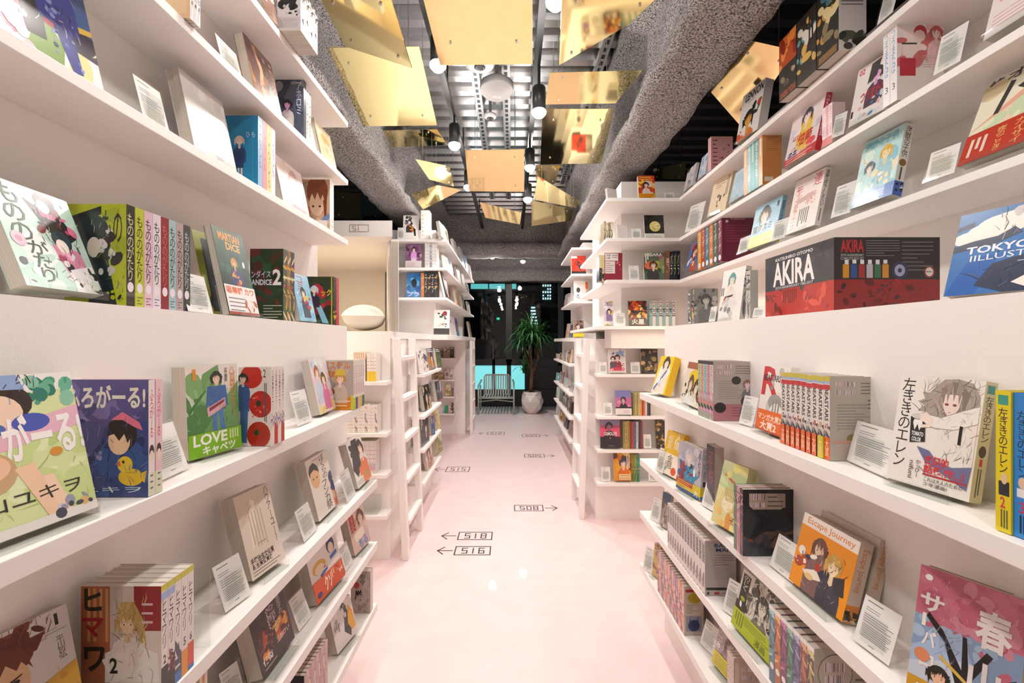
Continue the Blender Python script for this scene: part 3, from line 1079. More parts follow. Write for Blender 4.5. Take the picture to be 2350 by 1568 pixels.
def face(label, sh, xl, a, xr, b, yt, t, bg, front='', lean=10, up=0.0, st=True, name='comic_book', cat='book', short=None, **kw):
    """a book shown cover-out, leaning back; corners given on the shelf, yt = picture row of its top left corner"""
    z = ZS[sh] + up
    P, Q = pt(xl, a, z), pt(xr, b, z)
    d = Q - P
    w, rz = d.length, math.atan2(d.y, d.x)
    ln = math.radians(lean)
    h = (EYE + (CY - yt) * P.y / F - z) / math.cos(ln)
    B = Book(w, t, h, bg, front, **kw)
    lift = t * math.sin(ln) + (0.0042 if st else 0.001)
    B.place((P.x, P.y, z), rz, -ln, label, cat, name=name, z_up=lift)
    if st:
        stand((P.x, P.y, z), rz, ln, w, t, h, 'clear stand holding the ' + (short or label.split(',')[0]))
    return P, rz, w, h


def row(desc, sh, x1, a, x2, yt, n, xend, bg, near='', spines=(), sbg=(), bands=None, bandh=0.0, bandsp='', up=0.001, name='comic_book', group=None, w=None, bb=None, neardesc=None, jit=0.0):
    """n books standing side by side, spines to the aisle; the near one shows its cover. x1: near spine corner, x2: outer corner"""
    z = ZS[sh] + up
    P = pt(x1, a, z)
    end = onx(xend, P.x)
    t = abs(end.y - P.y) / n
    wid = w or abs((x2 - x1) * P.y / F)
    h = EYE + (CY - yt) * P.y / F - z
    r = random.Random(int(x1 * 3 + yt))
    for i in range(n):
        left = x1 < CX
        fr = near if (left and i == 0) else ''
        bk = near if (not left and i == 0) else ''
        sb = sbg[i % len(sbg)] if sbg else bg
        hh = h * (1 - jit * r.random())
        bd = (bands[i % len(bands)] if bands else None)
        B = Book(wid, t * 0.97, hh, bg if i == 0 else sb, fr, spines[i % len(spines)] if spines else '', bk, sb, bb or bg if i == 0 else sb, bd, bandh, '', bandsp)
        lab = ('%s from cover end, %s' % (ORD[i], desc)) if n > 1 else desc
        if left:
            B.place((P.x - wid, P.y + i * t, z), 0, 0, lab, group=(group or desc) if n > 1 else None, name=name)
        else:
            B.place((P.x + wid, P.y + (i + 1) * t, z), math.pi, 0, lab, group=(group or desc) if n > 1 else None, name=name)


def lined(desc, sh, z, xl, xr, yt, d, n, spines=(), sbg=('fff',), w=0.125, group=None, jit=0.0, name='comic_book', bands=None, bandh=0):
    """n books standing side by side with the spines facing down the aisle, left to right"""
    h = EYE + (CY - yt) * d / F - z
    x0, x1 = (xl - CX) * d / F, (xr - CX) * d / F
    t = (x1 - x0) / n
    r = random.Random(int(xl * 3 + yt))
    for i in range(n):
        B = Book(w, t * 0.96, h * (1 - jit * r.random()), sbg[i % len(sbg)], '', spines[i % len(spines)] if spines else '', '', None, None, bands[i % len(bands)] if bands else None, bandh)
        # spine faces -Y: local x -> -Y, local y -> +X
        B.place((x0 + i * t, d + w, z + 0.001), -math.pi / 2, 0, ('%s from left, %s' % (ORD[i], desc)) if n > 1 else desc, group=(group or desc) if n > 1 else None, name=name)


def front(label, z, xl, xr, yt, d, t, bg, art_='', lean=8, st=True, yaw=0.0, name='comic_book', short=None, **kw):
    """a book facing down the aisle at depth d"""
    x0, x1 = (xl - CX) * d / F, (xr - CX) * d / F
    ln = math.radians(lean)
    h = (EYE + (CY - yt) * d / F - z) / math.cos(ln)
    B = Book(x1 - x0, t, h, bg, art_, **kw)
    B.place((x0, d, z), yaw, -ln, label, name=name, z_up=t * math.sin(ln) + 0.0042)
    if st:
        stand((x0, d, z), yaw, ln, x1 - x0, t, h, 'clear stand holding the ' + (short or label.split(',')[0]))


CARDART = 'L 14 86 82 92 1 555|L 14 70 50 79 2 777|L 14 48 88 66 4 777|L 14 20 88 46 7 777|L 42 8 58 16 1 aaa'


def card_at(label, P, rz, lean, w, h, z):
    r = tag(empty('review_card', (P[0], P[1], z + 0.0015), rz, -lean), label, 'card', 'white review cards in clear sleeves')
    k = MB()
    k.box(0.003, 0, 0.003, w - 0.003, 0.0005, h - 0.003, hexc('f6f2ef', .98))
    draw(k, CARDART, w, h, lambda u, v, l: (u, -l, v))
    k.build('printed_paper', M['matt'], r)
    boxo('clear_sleeve', (-0.001, -0.0022, 0, w + 0.001, -0.0012, h + 0.002), M['sleeve'], r)
    o = boxo('prop_foot', (w * .2, 0.0018, 0.0002, w * .8, 0.0030, h * .7), M['acrylic'], r)
    o.rotation_euler = (math.radians(9), 0, 0)


def card(where, sh, xl, a, xr, b, yt, lean=14, up=0.0):
    z = ZS[sh] + up
    P, Q = pt(xl, a, z), pt(xr, b, z)
    d = Q - P
    ln = math.radians(lean)
    h = (EYE + (CY - yt) * P.y / F - z) / math.cos(ln)
    card_at('white review card ' + where, P, math.atan2(d.y, d.x), ln, d.length, h, z)


def fcard(where, z, xl, xr, yt, d, lean=10):
    x0, x1 = (xl - CX) * d / F, (xr - CX) * d / F
    ln = math.radians(lean)
    card_at('white review card ' + where, (x0, d), 0, ln, x1 - x0, (EYE + (CY - yt) * d / F - z) / math.cos(ln), z)

# ================================================================== LEFT BOOKCASE
BACKCV = 'B 10 88 42 94|B 10 78 42 84|L 52 78 92 94 4 6a625c|L 12 36 88 68 9 8f867e'
# --- upper shelf C (lowest of the three)
face('large art book with two figures on a blue and pink cover, top left', 'LC', -30, -.82, 245, -.82, -330, .018, '3a5f96',
     'r 0 0 100 30 e9e4e4|p d7798c 0 30 40 62 55 30 20 10|e 30 50 16 12 d86a7c|e 14 66 10 8 c8707a|p 4a8a6a 0 50 12 58 24 30 8 14|p 7c9a52 30 10 52 40 66 22 60 4|p d8d49a 62 4 84 40 92 18 86 0|r 72 26 100 44 23284a|p e8c24a 74 44 100 50 100 46 76 40|F 40 80 11 222 edc a35|p 22222c 28 60 52 58 50 20 34 18|F 66 84 11 334 edc 2a3a90|p 2b3a8c 56 62 76 62 80 10 70 8 62 30|S 56 12 80 62 26 2.2 5566b8,1d2868,8a90cc|S 0 0 40 30 14 7 f4e8e6,e8b8c0,cfe0d0|K 4 30 90 80 50 12 1c2450,c8d0d8,6a5a2c,d8a0a8,2a2a30|L 78 74 98 90 3 dde', lean=13, name='art_book')
card('beside the large art book on the left, upper row', 'LC', 330, -.80, 395, -.80, 165)
face('white hardcover with thin black brush title on the left, upper row', 'LC', 448, -.80, 545, -.80, 162, .032, 'e6dcd6',
     't らくしよん 8 52 20 96 333 v|p d6d0cc 0 48 100 34 100 100 0 100|p c3bfc4 34 40 58 30 70 8 52 4|S 40 60 98 96 14 9 ddd4cf,cfc8c2,e8e0da', lean=12)
row('blue, pink and yellow spined row on the left upper row', 'LC', 592, -.79, 507, 265, 4, 632, '2786b4', 'F 50 66 10 dba edc 334a78|p 2a4068 36 50 66 50 60 28 42 28|p edc 46 28 50 28 49 2 45 2|p edc 54 28 58 28 58 2 54 2|t ひ_も 68 70 92 78 cde|r 86 6 87 70 5aa0c8',
    ['t じんじん 25 30 75 90 456 v', 't じんじん 25 30 75 90 b56 v', 't じんじん 25 10 75 90 445 v', 't じんじん 25 30 75 90 56a v'], ['8fb8dc', 'e8909a', 'e8d480', 'e9e6ee'])
face('pale pink pastel cover with brown page edges, left upper row', 'LC', 652, -.80, 712, -.80, 357, .028, 'eed8d6', 'S 0 20 100 100 22 16 f0e0e0,d9b8c8,c8a8c0,ead0c0,e8c8b0|F 62 66 16 c98 fee d9b8c8|L 8 6 60 26 4 c88', lean=12)
row('brown haired portrait pair at the end of the left upper row', 'LC', 757, -.80, 693, 412, 2, 766, 'c9a58c', 'r 0 0 100 100 c8a184|S 0 0 100 40 14 12 6a86b0,d8b8a0,e8dcd0,b06040|e 55 78 38 30 8a4a2c|e 54 56 27 24 ecc9a8|p 8a4a2c 18 66 22 96 50 108 84 96 88 62 76 74 66 62 56 76 46 62 36 74 26 60|p 7a3c22 76 60 90 70 88 34 80 30|e 40 50 4 2 322|e 64 50 4 2 322|r 10 8 90 24 e6dcd4|S 8 2 60 22 8 5 e08040,4a70a8,f2ece6|V 3 70 16 96 2 887', ['L 20 10 80 90 8 999'], ['e8ddd6'])
# --- upper shelf B
row('cream boxed set jutting over the second left shelf', 'LB', 436, -.755, 365, -70, 3, 460, 'd8b48c', 'r 10 10 90 90 e0c09a', ['S 10 10 90 90 8 20 6a7a8a,999,ccd', 'S 10 10 90 90 8 20 445,99a,ccd'], ['e8e4e4', 'e2dcdc', 'f0ecec'], name='boxed_volume', bb='d8b48c')
card('on the second left shelf before the brown portrait book', 'LB', 512, -.80, 562, -.80, 72)
face('brown painted portrait cover with long hair, second left shelf', 'LB', 588, -.80, 650, -.80, 80, .03, '6e4030', 'S 0 0 100 100 26 18 6a3c2c,8a5238,4a2a24,a06a4a,74564c|p c98a64 10 90 36 96 48 40 30 30|e 30 62 22 20 d9a47e|p 54302a 0 100 20 100 40 60 28 30 6 40|S 40 0 100 50 20 8 88a0a0,b08868,4a4450,c8a080|S 60 40 100 90 12 4 c8a8a0,d8c0b0', lean=12)
row('dark train scene row on the second left shelf', 'LB', 697, -.80, 632, 183, 3, 714, '3a3e4c', 'p 50586c 0 40 60 100 100 100 100 0 60 0|S 0 0 100 100 18 14 2c3040,4a5268,5e6478,8a8890|F 42 62 13 222 ead d8ccc8|p e0d8d2 26 40 60 40 66 0 30 0|t アホロミ 74 46 92 96 dde v', ['t アホロミ 20 20 80 90 444 v'], ['2a2c36', 'e8e2de', 'ece6e2'])
face('cream cover in a thin black frame, end of second left shelf', 'LB', 738, -.80, 776, -.80, 272, .012, 'ecd9b0', 'r 0 0 6 100 111|e 55 70 24 12 e0b070|S 20 10 90 60 8 10 f0e4c8,e4c890', lean=12)
# --- upper shelf A
row('black and white brush drawn set jutting over the top left shelf', 'LA', 690, -.70, 636, -30, 4, 729, 'e6e2e2', 'r 0 0 100 32 d8cfd0|L 10 6 90 28 9 999|S 20 50 100 100 22 16 111,222,333,ddd|S 30 34 90 60 12 7 ccc,eee,222', ['p 111 30 30 60 36 50 24 70 20|S 10 60 90 98 10 14 333,666,999', 'p 111 30 42 60 48 50 36 70 32|S 10 60 90 98 10 14 333,666,999'], ['f0ecec'], name='boxed_volume')
face('brownish cover at the top edge of the picture, top left shelf', 'LA', 606, -.78, 640, -.77, -60, .02, '8a6a5c', auto(31, '8a6a5c,caa,5a3c34,b08878'), lean=12)

# --- ledge
MON = 't もののがたり 14 12 40 96 331 v'
face('mint green cover with black brush title and two figures, left ledge', 'LL', 62, -.75, 238, -.77, 415, .024, 'bcd8cc',
     'p e8eeea 0 34 36 60 60 34 20 10|S 0 0 60 40 8 14 c8e0d4,d8e8e0,aed0c2|p 2a1c20 36 88 58 80 76 84 92 58 70 46 52 62|S 46 54 90 84 18 6 c04a78,7a2438,2a1c20,d87090|e 64 90 13 9 46303a|e 60 84 8 6.5 f0dcd0|p d88aa8 52 46 88 44 92 14 62 10|S 54 12 92 46 16 5 b04870,e8b0c4,333,f0e4ea|e 68 52 13 10 283848|e 66 46 8 7 f2e2d8|p f4eff2 64 22 98 30 98 0 62 0|S 60 0 98 24 10 5 222,ddd,444|S 2 2 30 26 5 5 f0dcd8,333|K 36 4 96 90 60 10 221a1e,7a2438,e8d8dc,3a2830,111|t ものの 8 44 32 97 2e3a1c v|t がたり 20 6 44 46 2e3a1c v|e 12 44 8 7 d8b8c8|e 12 44 4 3 c890a0', lean=20, up=.01)
MS = 't もののがたり 14 26 86 92 221 v|e 50 20 34 5 e8dce4|L 20 3 80 12 3 445'
row('black, yellow, pink, red and grey row on left ledge', 'LL', 289, -.74, 150, 468, 8, 437, 'a8b020', 'S 0 0 100 100 10 16 98a41c,b8bc34|p 16181c 0 86 60 98 60 90 0 74|e 46 66 30 24 1e262a|p 1e2a30 30 62 66 62 86 0 40 0|e 48 58 11 10 cfc4b4|S 56 30 96 76 16 7 222218,cfc8c0,2a2a1c,b8b4ac|K 30 4 98 90 60 14 15150f,30301c,b8b4a0,111|t もの 62 62 94 94 221|S 10 4 90 26 8 4 222,a8b020', [MS.replace('221', 'cc9'), MS, MS, MS, MS.replace('221', 'b66'), MS, MS, MS.replace('221', 'bbb')], ['2c2a22', 'b4ba34', 'd8b4c0', 'd9cfd6', '8c2028', '9fb8bc', 'b09a98', '3c4444'], w=.118)
card('tucked between the yellow cover and grey spines on left ledge', 'LL', 431, -.735, 492, -.745, 620)
face('yellow and black cover half hidden behind the dark green one, left ledge', 'LL', 478, -.83, 545, -.82, 533, .03, 'a8a82a', 'r 22 4 100 92 1e2626|S 26 8 98 90 16 14 16343c,243a5c,1c1c20,2a5060', lean=12)
face('dark green cover with orange lettering and white band, left ledge', 'LL', 527, -.75, 594, -.75, 522, .02, '1f4a3c',
     'S 0 30 100 80 14 16 1a4034,255848,163028|t MARTIAN 16 86 84 96 e88a28 b|t DICE 34 76 80 85 e8a030 b|F 50 62 8 b83 ca7 2a3070|p 2a2c60 38 52 66 52 74 34 40 34|S 34 32 68 54 12 5 a8502c,2a3070,d89050,3a3a80|e 82 62 4 4 dde', lean=12, band='e8e2de', bandh=.34,
     bandart='t 唱導調_カワ 4 70 96 96 d8642c b|L 6 8 90 62 4 667|S 50 5 96 50 10 8 e89878,d8a888,b05030,f0d0c0|r 0 0 100 10 a03a30')
row('dark red and green row with white title, left ledge', 'LL', 650, -.76, 574, 571, 3, 676, '2c3a2a', 'S 0 40 100 100 26 15 243a24,4a2a20,6a2a24,2c5038,1c2c20|t ンダイス 4 60 62 70 dde|t ANDICE 4 50 66 58 dde b|t 2 68 50 94 72 eee b|S 10 26 90 46 10 10 6a2420,1c3428,2a4434|L 40 4 96 24 5 bba', ['S 5 5 95 95 18 16 c8a030,a83c28,3a5a30,222,d8c89a'], ['3c4030', '8a6a30', '3a3048'])
face('light blue cover with red katakana title, right part of left ledge', 'LL', 690, -.745, 727, -.745, 630, .022, '8fc0d8', 'S 0 0 100 60 16 14 a0d0e0,70b0d0,c0e0ec,88b8d4|t コミック 20 30 60 96 b8283c v|F 50 62 12 322 edc 345|e 60 50 12 6 d8c040|S 50 30 90 56 8 6 e0c030,c04050', lean=12)
row('dark green and red comic with yellow lettering, end of left ledge', 'LL', 765, -.745, 702, 635, 2, 778, '2c3c24', 'S 0 0 100 100 26 16 204028,8a1c28,b02434,2a5a30,1c2818|p 8ac0d8 34 44 56 40 84 4 60 6|F 30 74 11 ccd edc 33203a|t ック 56 60 92 74 e0b030 b|r 92 0 96 100 c8b030', ['S 5 5 95 95 10 20 222,a02030,c8b030', 't コミック 20 20 80 80 d88 v'], ['2c2420', 'c03040'])

# --- lower shelf 1
face('light green bath scene cover with big white lettering, leftmost on counter shelf', 'L1', -105, -.60, 225, -.588, 895, .022, 'd6dfa4',
     'S 0 4 100 60 24 12 c8d890,bcd080,e0e8b8,d4e0a0|r 0 88 100 100 eee8e2|S 60 80 98 98 16 6 4a9a80,6ab090,2f7a66,88c0a4|e 40 82 26 14 33241e|e 38 76 20 12 f0cfb6|p 8fa8d0 16 92 62 90 58 100 18 100|p e6b4c6 0 46 100 62 100 76 0 60|e 30 66 14 5 5068b0|e 62 68 14 6 4858b0|K 0 8 100 40 30 14 b0c870,e4ecc0,a0b868|K 0 80 70 98 26 10 2a1c16,6a8ab8,4a3a30|t ろがーる! 22 44 100 74 f6f0ec b|e 28 40 18 13 c8a47a|e 28 43 14 8 eec0a0|p efc8a8 44 40 58 42 72 6 62 4 52 24|p f2d0b2 62 32 70 32 80 6 72 4|t 山ユキヲ 20 16 90 26 222|e 76 46 5 3 d89030|r 0 0 100 6 e8e2dc|e 90 8 4 3 dcb070|S 70 2 98 12 8 4 445,ccd,99a', lean=13)
row('blue night bath cover row with pink caps on counter shelf', 'L1', 340, 1141, 145, 873, 2, 373, '3c4480',
    'r 0 70 100 100 5a508c|S 0 60 100 92 18 16 7868a0,5a4c88,8a78ac,48447c|S 0 40 100 60 14 14 2c3060,3c3c70,504a80|S 0 0 100 34 22 15 34508c,2c4078,405c98,283464|t ふろがーる! 2 76 97 96 e6dccf b|e 70 54 17 15 2a1f1c|e 66 48 13 12 ecc4a0|p 2a1f1c 52 52 54 64 70 68 84 60 84 44 80 52 76 46 72 54 66 48 60 54|p e0708c 56 66 70 73 90 64 94 57 84 60 70 66|e 80 17 15 7.5 dcb428|e 73 28 9 7 e2c030|p d86030 61 28 67 31 68 26|e 71 30 1.6 1.4 222|p dcb428 88 18 99 24 96 12|S 4 33 48 40 14 4 7a78a4,5a5890,8a88b0|K 0 34 100 70 26 14 6068a0,282c58,8888b0|K 0 4 100 32 40 18 506aa0,24386a,6a80b0|t ユキヲ 20 4 92 9 cdd',
    ['t ふろがーる 20 50 80 92 d8507c v|e 50 38 34 6 322|e 50 34 30 5 edc|r 0 0 100 20 dfe4c8|L 30 4 70 20 3 666'], ['f0e4e4', 'eec8cc'])
card('beside the pink capped spines on the left counter shelf', 'L1', 366, 1112, 437, 1078, 985, 18)
face('cover with blue overalls figure on green leaves and lime band, counter shelf', 'L1', 433, 1066, 552, 1032, 848, .034, 'c9d2bc',
     'r 0 72 100 100 e6dcd2|p 6a9a5c 0 20 30 90 60 100 70 60 100 80 100 20|S 0 20 60 80 16 14 5c9050,7ca86c,4a8044,8fb47e|p 3c7a3c 2 50 34 74 36 71 4 46|F 56 85 9 222 eccaa8 3c64a4|p 3c64a4 38 76 74 76 78 52 66 58 64 46 48 46 44 58 34 52|p 4a78b4 46 48 56 48 54 22 46 22|p 4a78b4 58 48 67 48 72 22 62 22|p d8a8b0 36 52 72 62 73 52 38 42|p 8a3040 40 52 70 60 70 57 41 48|K 0 26 100 76 40 18 4a8a48,7ab070,386a38|K 38 50 78 76 22 8 2a4a80,5a84b8|t 1 12 84 18 96 e08a30 b|t 八百森のエリー 82 40 94 97 e08a30 v|t 仔鹿 72 80 78 96 444 v', lean=3, band='7cb61c', bandh=.26, bandart='t LOVE 8 48 72 96 f4f4ea b|t キャベツ 24 4 88 44 f4f4ea b|V 76 52 96 94 4 d8e8b0')
row('tomato cover row numbered two on left counter shelf', 'L1', 622, 1024, 547, 843, 4, 653, 'd9cfc8', 'e 40 88 34 15 b8281c|e 68 53 36 17 b4261c|e 62 14 36 17 a8241a|e 62 54 8 4 2c3a1c|e 56 17 8 4 2c3a1c|S 40 36 90 64 10 3 e0a090,cc5040|F 14 86 12 222 dba 34568c|p 34568c 0 74 30 74 34 44 0 44|p 3a6098 6 46 30 46 26 4 4 4|e 80 92 10 6 d9cfc8|t 2 76 87 84 97 222|V 78 30 88 80 2 555', ['t 八百森のエリー 20 36 80 96 222 v|S 5 24 95 36 6 16 4a70b0,e0b8a0', 't 八百森のエリー 20 44 80 96 222 v|r 0 0 100 28 c03028|S 5 28 95 40 6 16 4a70b0,d0a090'], ['eae0da'])
card('beside the tomato cover on the left counter shelf', 'L1', 683, 983, 719, 968, 900, 14)
face('pastel group illustration cover leaning at end of left counter shelf', 'L1', 735, 960, 771, 943, 832, .026, 'e9d8dc', 'S 0 60 100 100 22 10 c8d8e8,e8ece8,a8c0d8,f0e8e0|S 0 20 100 62 26 10 e070a8,d85898,e8a0c0,c89ad0,f0c8d8|S 0 0 100 24 16 10 e8c850,e8d8a0,90b8d8,e08a70|F 30 76 11 a64 fdc c8d8e8|F 60 62 11 543 fdc e070a8', lean=12)
row('orange and grey manga row at the end of left counter shelf', 'L1', 811, 941, 738, 828, 5, 836, 'b4a89c', 'r 0 0 100 26 d8801c|S 0 26 100 100 16 14 b0a498,c0b4a8,98908c,c8b8a0|t パステル 2 82 90 98 d8742c b|t 家族 16 66 44 80 d8742c b|F 58 64 13 c93 fdc d0c0a8|p e0c040 40 70 46 82 72 82 76 70|F 28 38 9 753 fdc a0a8b0|L 8 4 90 22 2 f0d8b0|r 92 0 100 30 c8cc30', ['t パステル家族 15 30 85 90 c0506a v|r 0 0 100 24 c8cc30', 't パステル家族 15 30 85 90 c0506a v|r 0 0 100 24 456', 't パステル家族 15 30 85 90 c0506a v|r 0 0 100 24 e8b0a8'], ['eae2da'])

# --- lower shelf 2
face('white cover with red haired portrait, lower left corner, second shelf', 'L2', -60, -.66, 200, -.632, 1535, .02, 'd9d0cc', 't 1 86 86 89.5 96 222 b|L 74 80 96 85 2 888|t 平川哲弘 84 56 92 76 555 v|S 0 74 70 98 20 11 7a3826,5a2018,8a4230|e 30 78 34 18 6c3020|p 64281c -4 70 6 98 20 88 30 104 44 92 58 100 62 86 76 86 66 74|e 32 58 25 20 e0b48c|p 6c3020 6 64 8 84 30 88 54 82 60 62 52 72 46 66 38 74 30 65 22 74 14 62|K 0 78 80 98 50 14 3c140c,7a3424,50201a,8a4430|K 40 4 100 44 20 16 a87c28,e0b050|p 322 38 60 50 62 50 61 38 58|p 322 16 61 28 59 28 57 16 60|e 44 57.5 3.4 1.6 322|e 23 57.5 3.4 1.6 322|p a8744c 31 54 36 50 31 49|p c99838 44 40 100 50 100 0 60 0|S 60 4 98 44 8 8 d0a040,b88830', lean=15, st=False)
row('blond figure cover row with tall katakana spines on second left shelf', 'L2', 370, -.548, 186, 1346, 5, 445, 'cdbfb2',
    'r 0 0 36 100 9a5a3c|V 6 50 36 98 4 c08a50|r 36 40 52 100 b8aca4|r 66 60 100 100 8c2428|F 58 68 12 b89a5c e2c0a0 d8d0c8|p b89a5c 44 76 50 86 66 86 78 70 82 46 72 52 74 66|p d8d0c8 30 40 60 50 96 40 98 14 30 14|p e0d8d0 26 34 60 46 70 20 40 14|K 44 46 80 86 50 16 8a6e3c,d8c088,a08450|K 26 10 94 46 30 18 a8a098,8c847c,f0e8e0|t ヒ 4 78 26 98 221 b|t マ 2 54 28 72 9a2428 b|t ワ 4 24 30 46 221 b|t 2 36 22 46 36 221 b|L 76 64 90 88 3 caa', ['t ヒマワリ 14 42 78 86 322 v|t 2 30 28 70 36 322 b|r 0 94 100 100 c8c040|r 0 86 100 93 9ab0d8|r 0 0 100 26 222', 't ヒマワリ 14 42 78 86 322 v|t 3 30 28 70 36 322 b|r 0 94 100 100 c8c040|r 0 86 100 93 9ab0d8|S 0 14 100 30 8 30 8a2a30,322|r 0 0 100 16 181818', 't ヒマワリ 14 42 78 86 322 v|t 4 30 28 70 36 356 b|r 0 94 100 100 c8c040|S 0 10 100 26 8 30 445,e0d0c8|r 0 0 100 9 3070b8', 't ヒマワリ 14 42 78 86 322 v|t 5 30 28 70 36 356 b|r 0 94 100 100 c8c040|r 0 0 100 24 e09020', 't ヒマワリ 14 42 78 86 322 v|t 6 30 28 70 36 356 b|r 0 94 100 100 c8c040|r 0 4 100 26 d04828|r 0 0 100 4 3070b8'], ['e0d8d4'], bands=None)
P_ = onx(446, -.548)
tag(boxo('bookend_sheet', (-.675, P_.y + .045, .8225, -.552, P_.y + .048, .965), M['acrylic']), 'clear upright acrylic bookend at the end of the katakana spined row', 'bookend')
card('left of the beige staircase cover, second left shelf', 'L2', 516, 1414, 580, 1366, 1308, 20)
face('beige staircase drawing cover with thick page block, second left shelf', 'L2', 580, 1349, 655, 1292, 1160, .036, 'e2d3c3', 'p d6c4b0 0 60 100 90 100 100 0 100|p efe6da 20 30 44 62 50 86 40 90 24 64|V 24 30 66 76 5 cbb79f|p cdb99f 6 68 40 84 40 82 6 64|t ハウアーユー? 82 26 95 98 443 v|L 36 34 60 38 1 887|t 手塚治虫文化賞 6 16 74 24 322 b|t 新生賞受賞後 8 10 66 16 322 b|L 6 2 90 9 2 665', lean=15)
card('between the staircase cover and the bald portrait cover', 'L2', 698, 1250, 729, 1218, 1176, 18)
face('cream cover with cropped hair man and black katakana, second left shelf', 'L2', 733, 1207, 777, 1163, 1070, .032, 'e8ddd0', 'e 26 76 22 14 221e1c|e 26 66 20 17 e2b080|p 221e1c 6 76 12 88 30 92 44 84 44 74 28 80|p e8e0d6 4 40 40 46 44 20 0 20|e 18 66 3 1.4 221|e 34 66 3 1.4 221|t ぼくらの 60 56 84 98 323 v|t フンカ祭 46 4 74 54 221 v|r 84 0 100 46 c8684a|S 84 20 100 60 8 10 2a3a6a,e0b090|L 30 92 56 97 1 c44', lean=14)
card('in front of the black and orange cover, second left shelf', 'L2', 797, 1158, 817, 1134, 1090, 16)
face('black and orange figure cover at the end of second left shelf', 'L2', 823, 1130, 853, 1100, 1027, .03, 'e4dad2', 'p 2c2c30 0 40 30 100 66 100 56 40 20 20|S 4 40 56 90 10 10 34343a,222228|F 76 76 16 322 f0d0b8 e08050|p e07a48 36 36 96 48 98 22 34 18|t 手子 66 8 92 22 5ab07a|L 6 4 50 14 2 888', lean=16)

# --- lower shelf 3
row('comics seen by their top edges at the bottom left', 'L3', 458, -.55, 410, 1545, 3, 476, 'c8b890', '', (), ['d8c8a0', 'c07050', 'd0c0a0'])
face('dark sunset cover with white vertical title, third left shelf', 'L3', 605, 1575, 677, 1475, 1442, .04, '2c1a1e', 'S 0 40 100 100 20 18 3c2030,2c1620,4a2838,241418|S 10 24 90 60 26 11 b84a20,d87828,e8a040,7a2c20,501c1c|e 60 50 16 7 f0c070 20|e 26 26 12 5 e89030 30|p 181014 46 50 54 52 58 14 46 14|p 181014 30 48 36 48 40 20 28 20|K 6 24 94 60 40 12 e8a040,7a2418,1c1014,c85820|t 見光子の 74 62 86 96 cbb v|t めに部けい 40 54 66 92 cbb v|t 僕街 8 14 36 26 e8e0da b|t 三部けい 52 24 92 34 e8dcd4|L 10 4 44 11 1 baa', lean=15)
card('between the sunset cover and the white and orange cover', 'L3', 686, 1455, 717, 1416, 1382, 20)
face('white cover with yellow and navy round shapes over orange band', 'L3', 727, 1400, 791, 1328, 1284, .034, 'e9e0da', 'e 30 58 22 13 dcaa48|e 30 54 15 9 f0d8bc|e 76 80 14 17 34386c|e 76 74 9 11 f0d8bc|p 3a6ab8 28 42 54 50 54 42 30 36|p 3a6ab8 66 60 92 64 92 56 68 52|p f0ece8 34 46 54 54 52 46|e 46 50 4 2 c84838', lean=14, band='d8501c', bandh=.38, bandart='t クソ 34 14 58 92 f6ece0 b|V 58 50 70 94 2 f0c0a0|e 14 30 8 14 34386c|S 76 40 96 90 8 6 c03a20,e8c0b0,eee')
card('right of the white and orange cover, third left shelf', 'L3', 793, 1316, 811, 1291, 1262, 18)
face('red lettered cover with a brown haired girl figure, third left shelf', 'L3', 815, 1284, 851, 1246, 1193, .03, 'd8b8ac', 'S 0 0 100 100 14 14 dcb8a8,e4ccc0,c8988c|F 70 74 17 6a4432 efcdb8 caa|t 開運 8 50 36 92 c03034 b|e 46 38 30 13 e8c8b0|p e8d8c8 20 44 70 50 76 30 22 24|t ちる 34 4 84 26 5a86c0 b', lean=14)
card('at the bottom edge beside the sunset cover', 'L3', 520, 1632, 566, 1592, 1555, 20)

# --- lower shelf 4
row('pink and brown spined row on the lowest left shelf', 'L4', 698, -.545, 650, 1552, 10, 752, '16181a', 'S 0 0 100 100 10 14 1c2024,2a2c30', ['S 10 6 90 94 8 22 b08078,8a5a58,d8b8b0,6a4448', 'V 20 10 80 90 2 866'], ['a87870', 'c89a92', '9a6a68', 'b88a80'])
face('white, black and amber cover on the lowest left shelf', 'L4', 775, 1511, 821, 1455, 1422, .03, 'dcd4ce', 'S 0 50 60 96 12 8 e8e0d8,999,bbb|p 2a2c30 46 30 66 96 84 40 70 6|p dca028 66 40 80 84 96 60 98 18 80 16|S 40 40 70 96 14 6 222,444,e0d8cc|V 6 40 30 60 3 666', lean=14)
row('grey brush drawn comic at the end of lowest left shelf', 'L4', 850, -.55, 805, 1312, 1, 856, 'b8a8a0', 'S 0 0 100 100 20 12 b0a098,c4b4ac,a09088|t 零 44 66 74 92 554|e 30 66 14 8 b04038|t 厳 20 30 58 56 222 b|S 10 4 90 30 10 10 9a8a84,c8bab2', (), None)

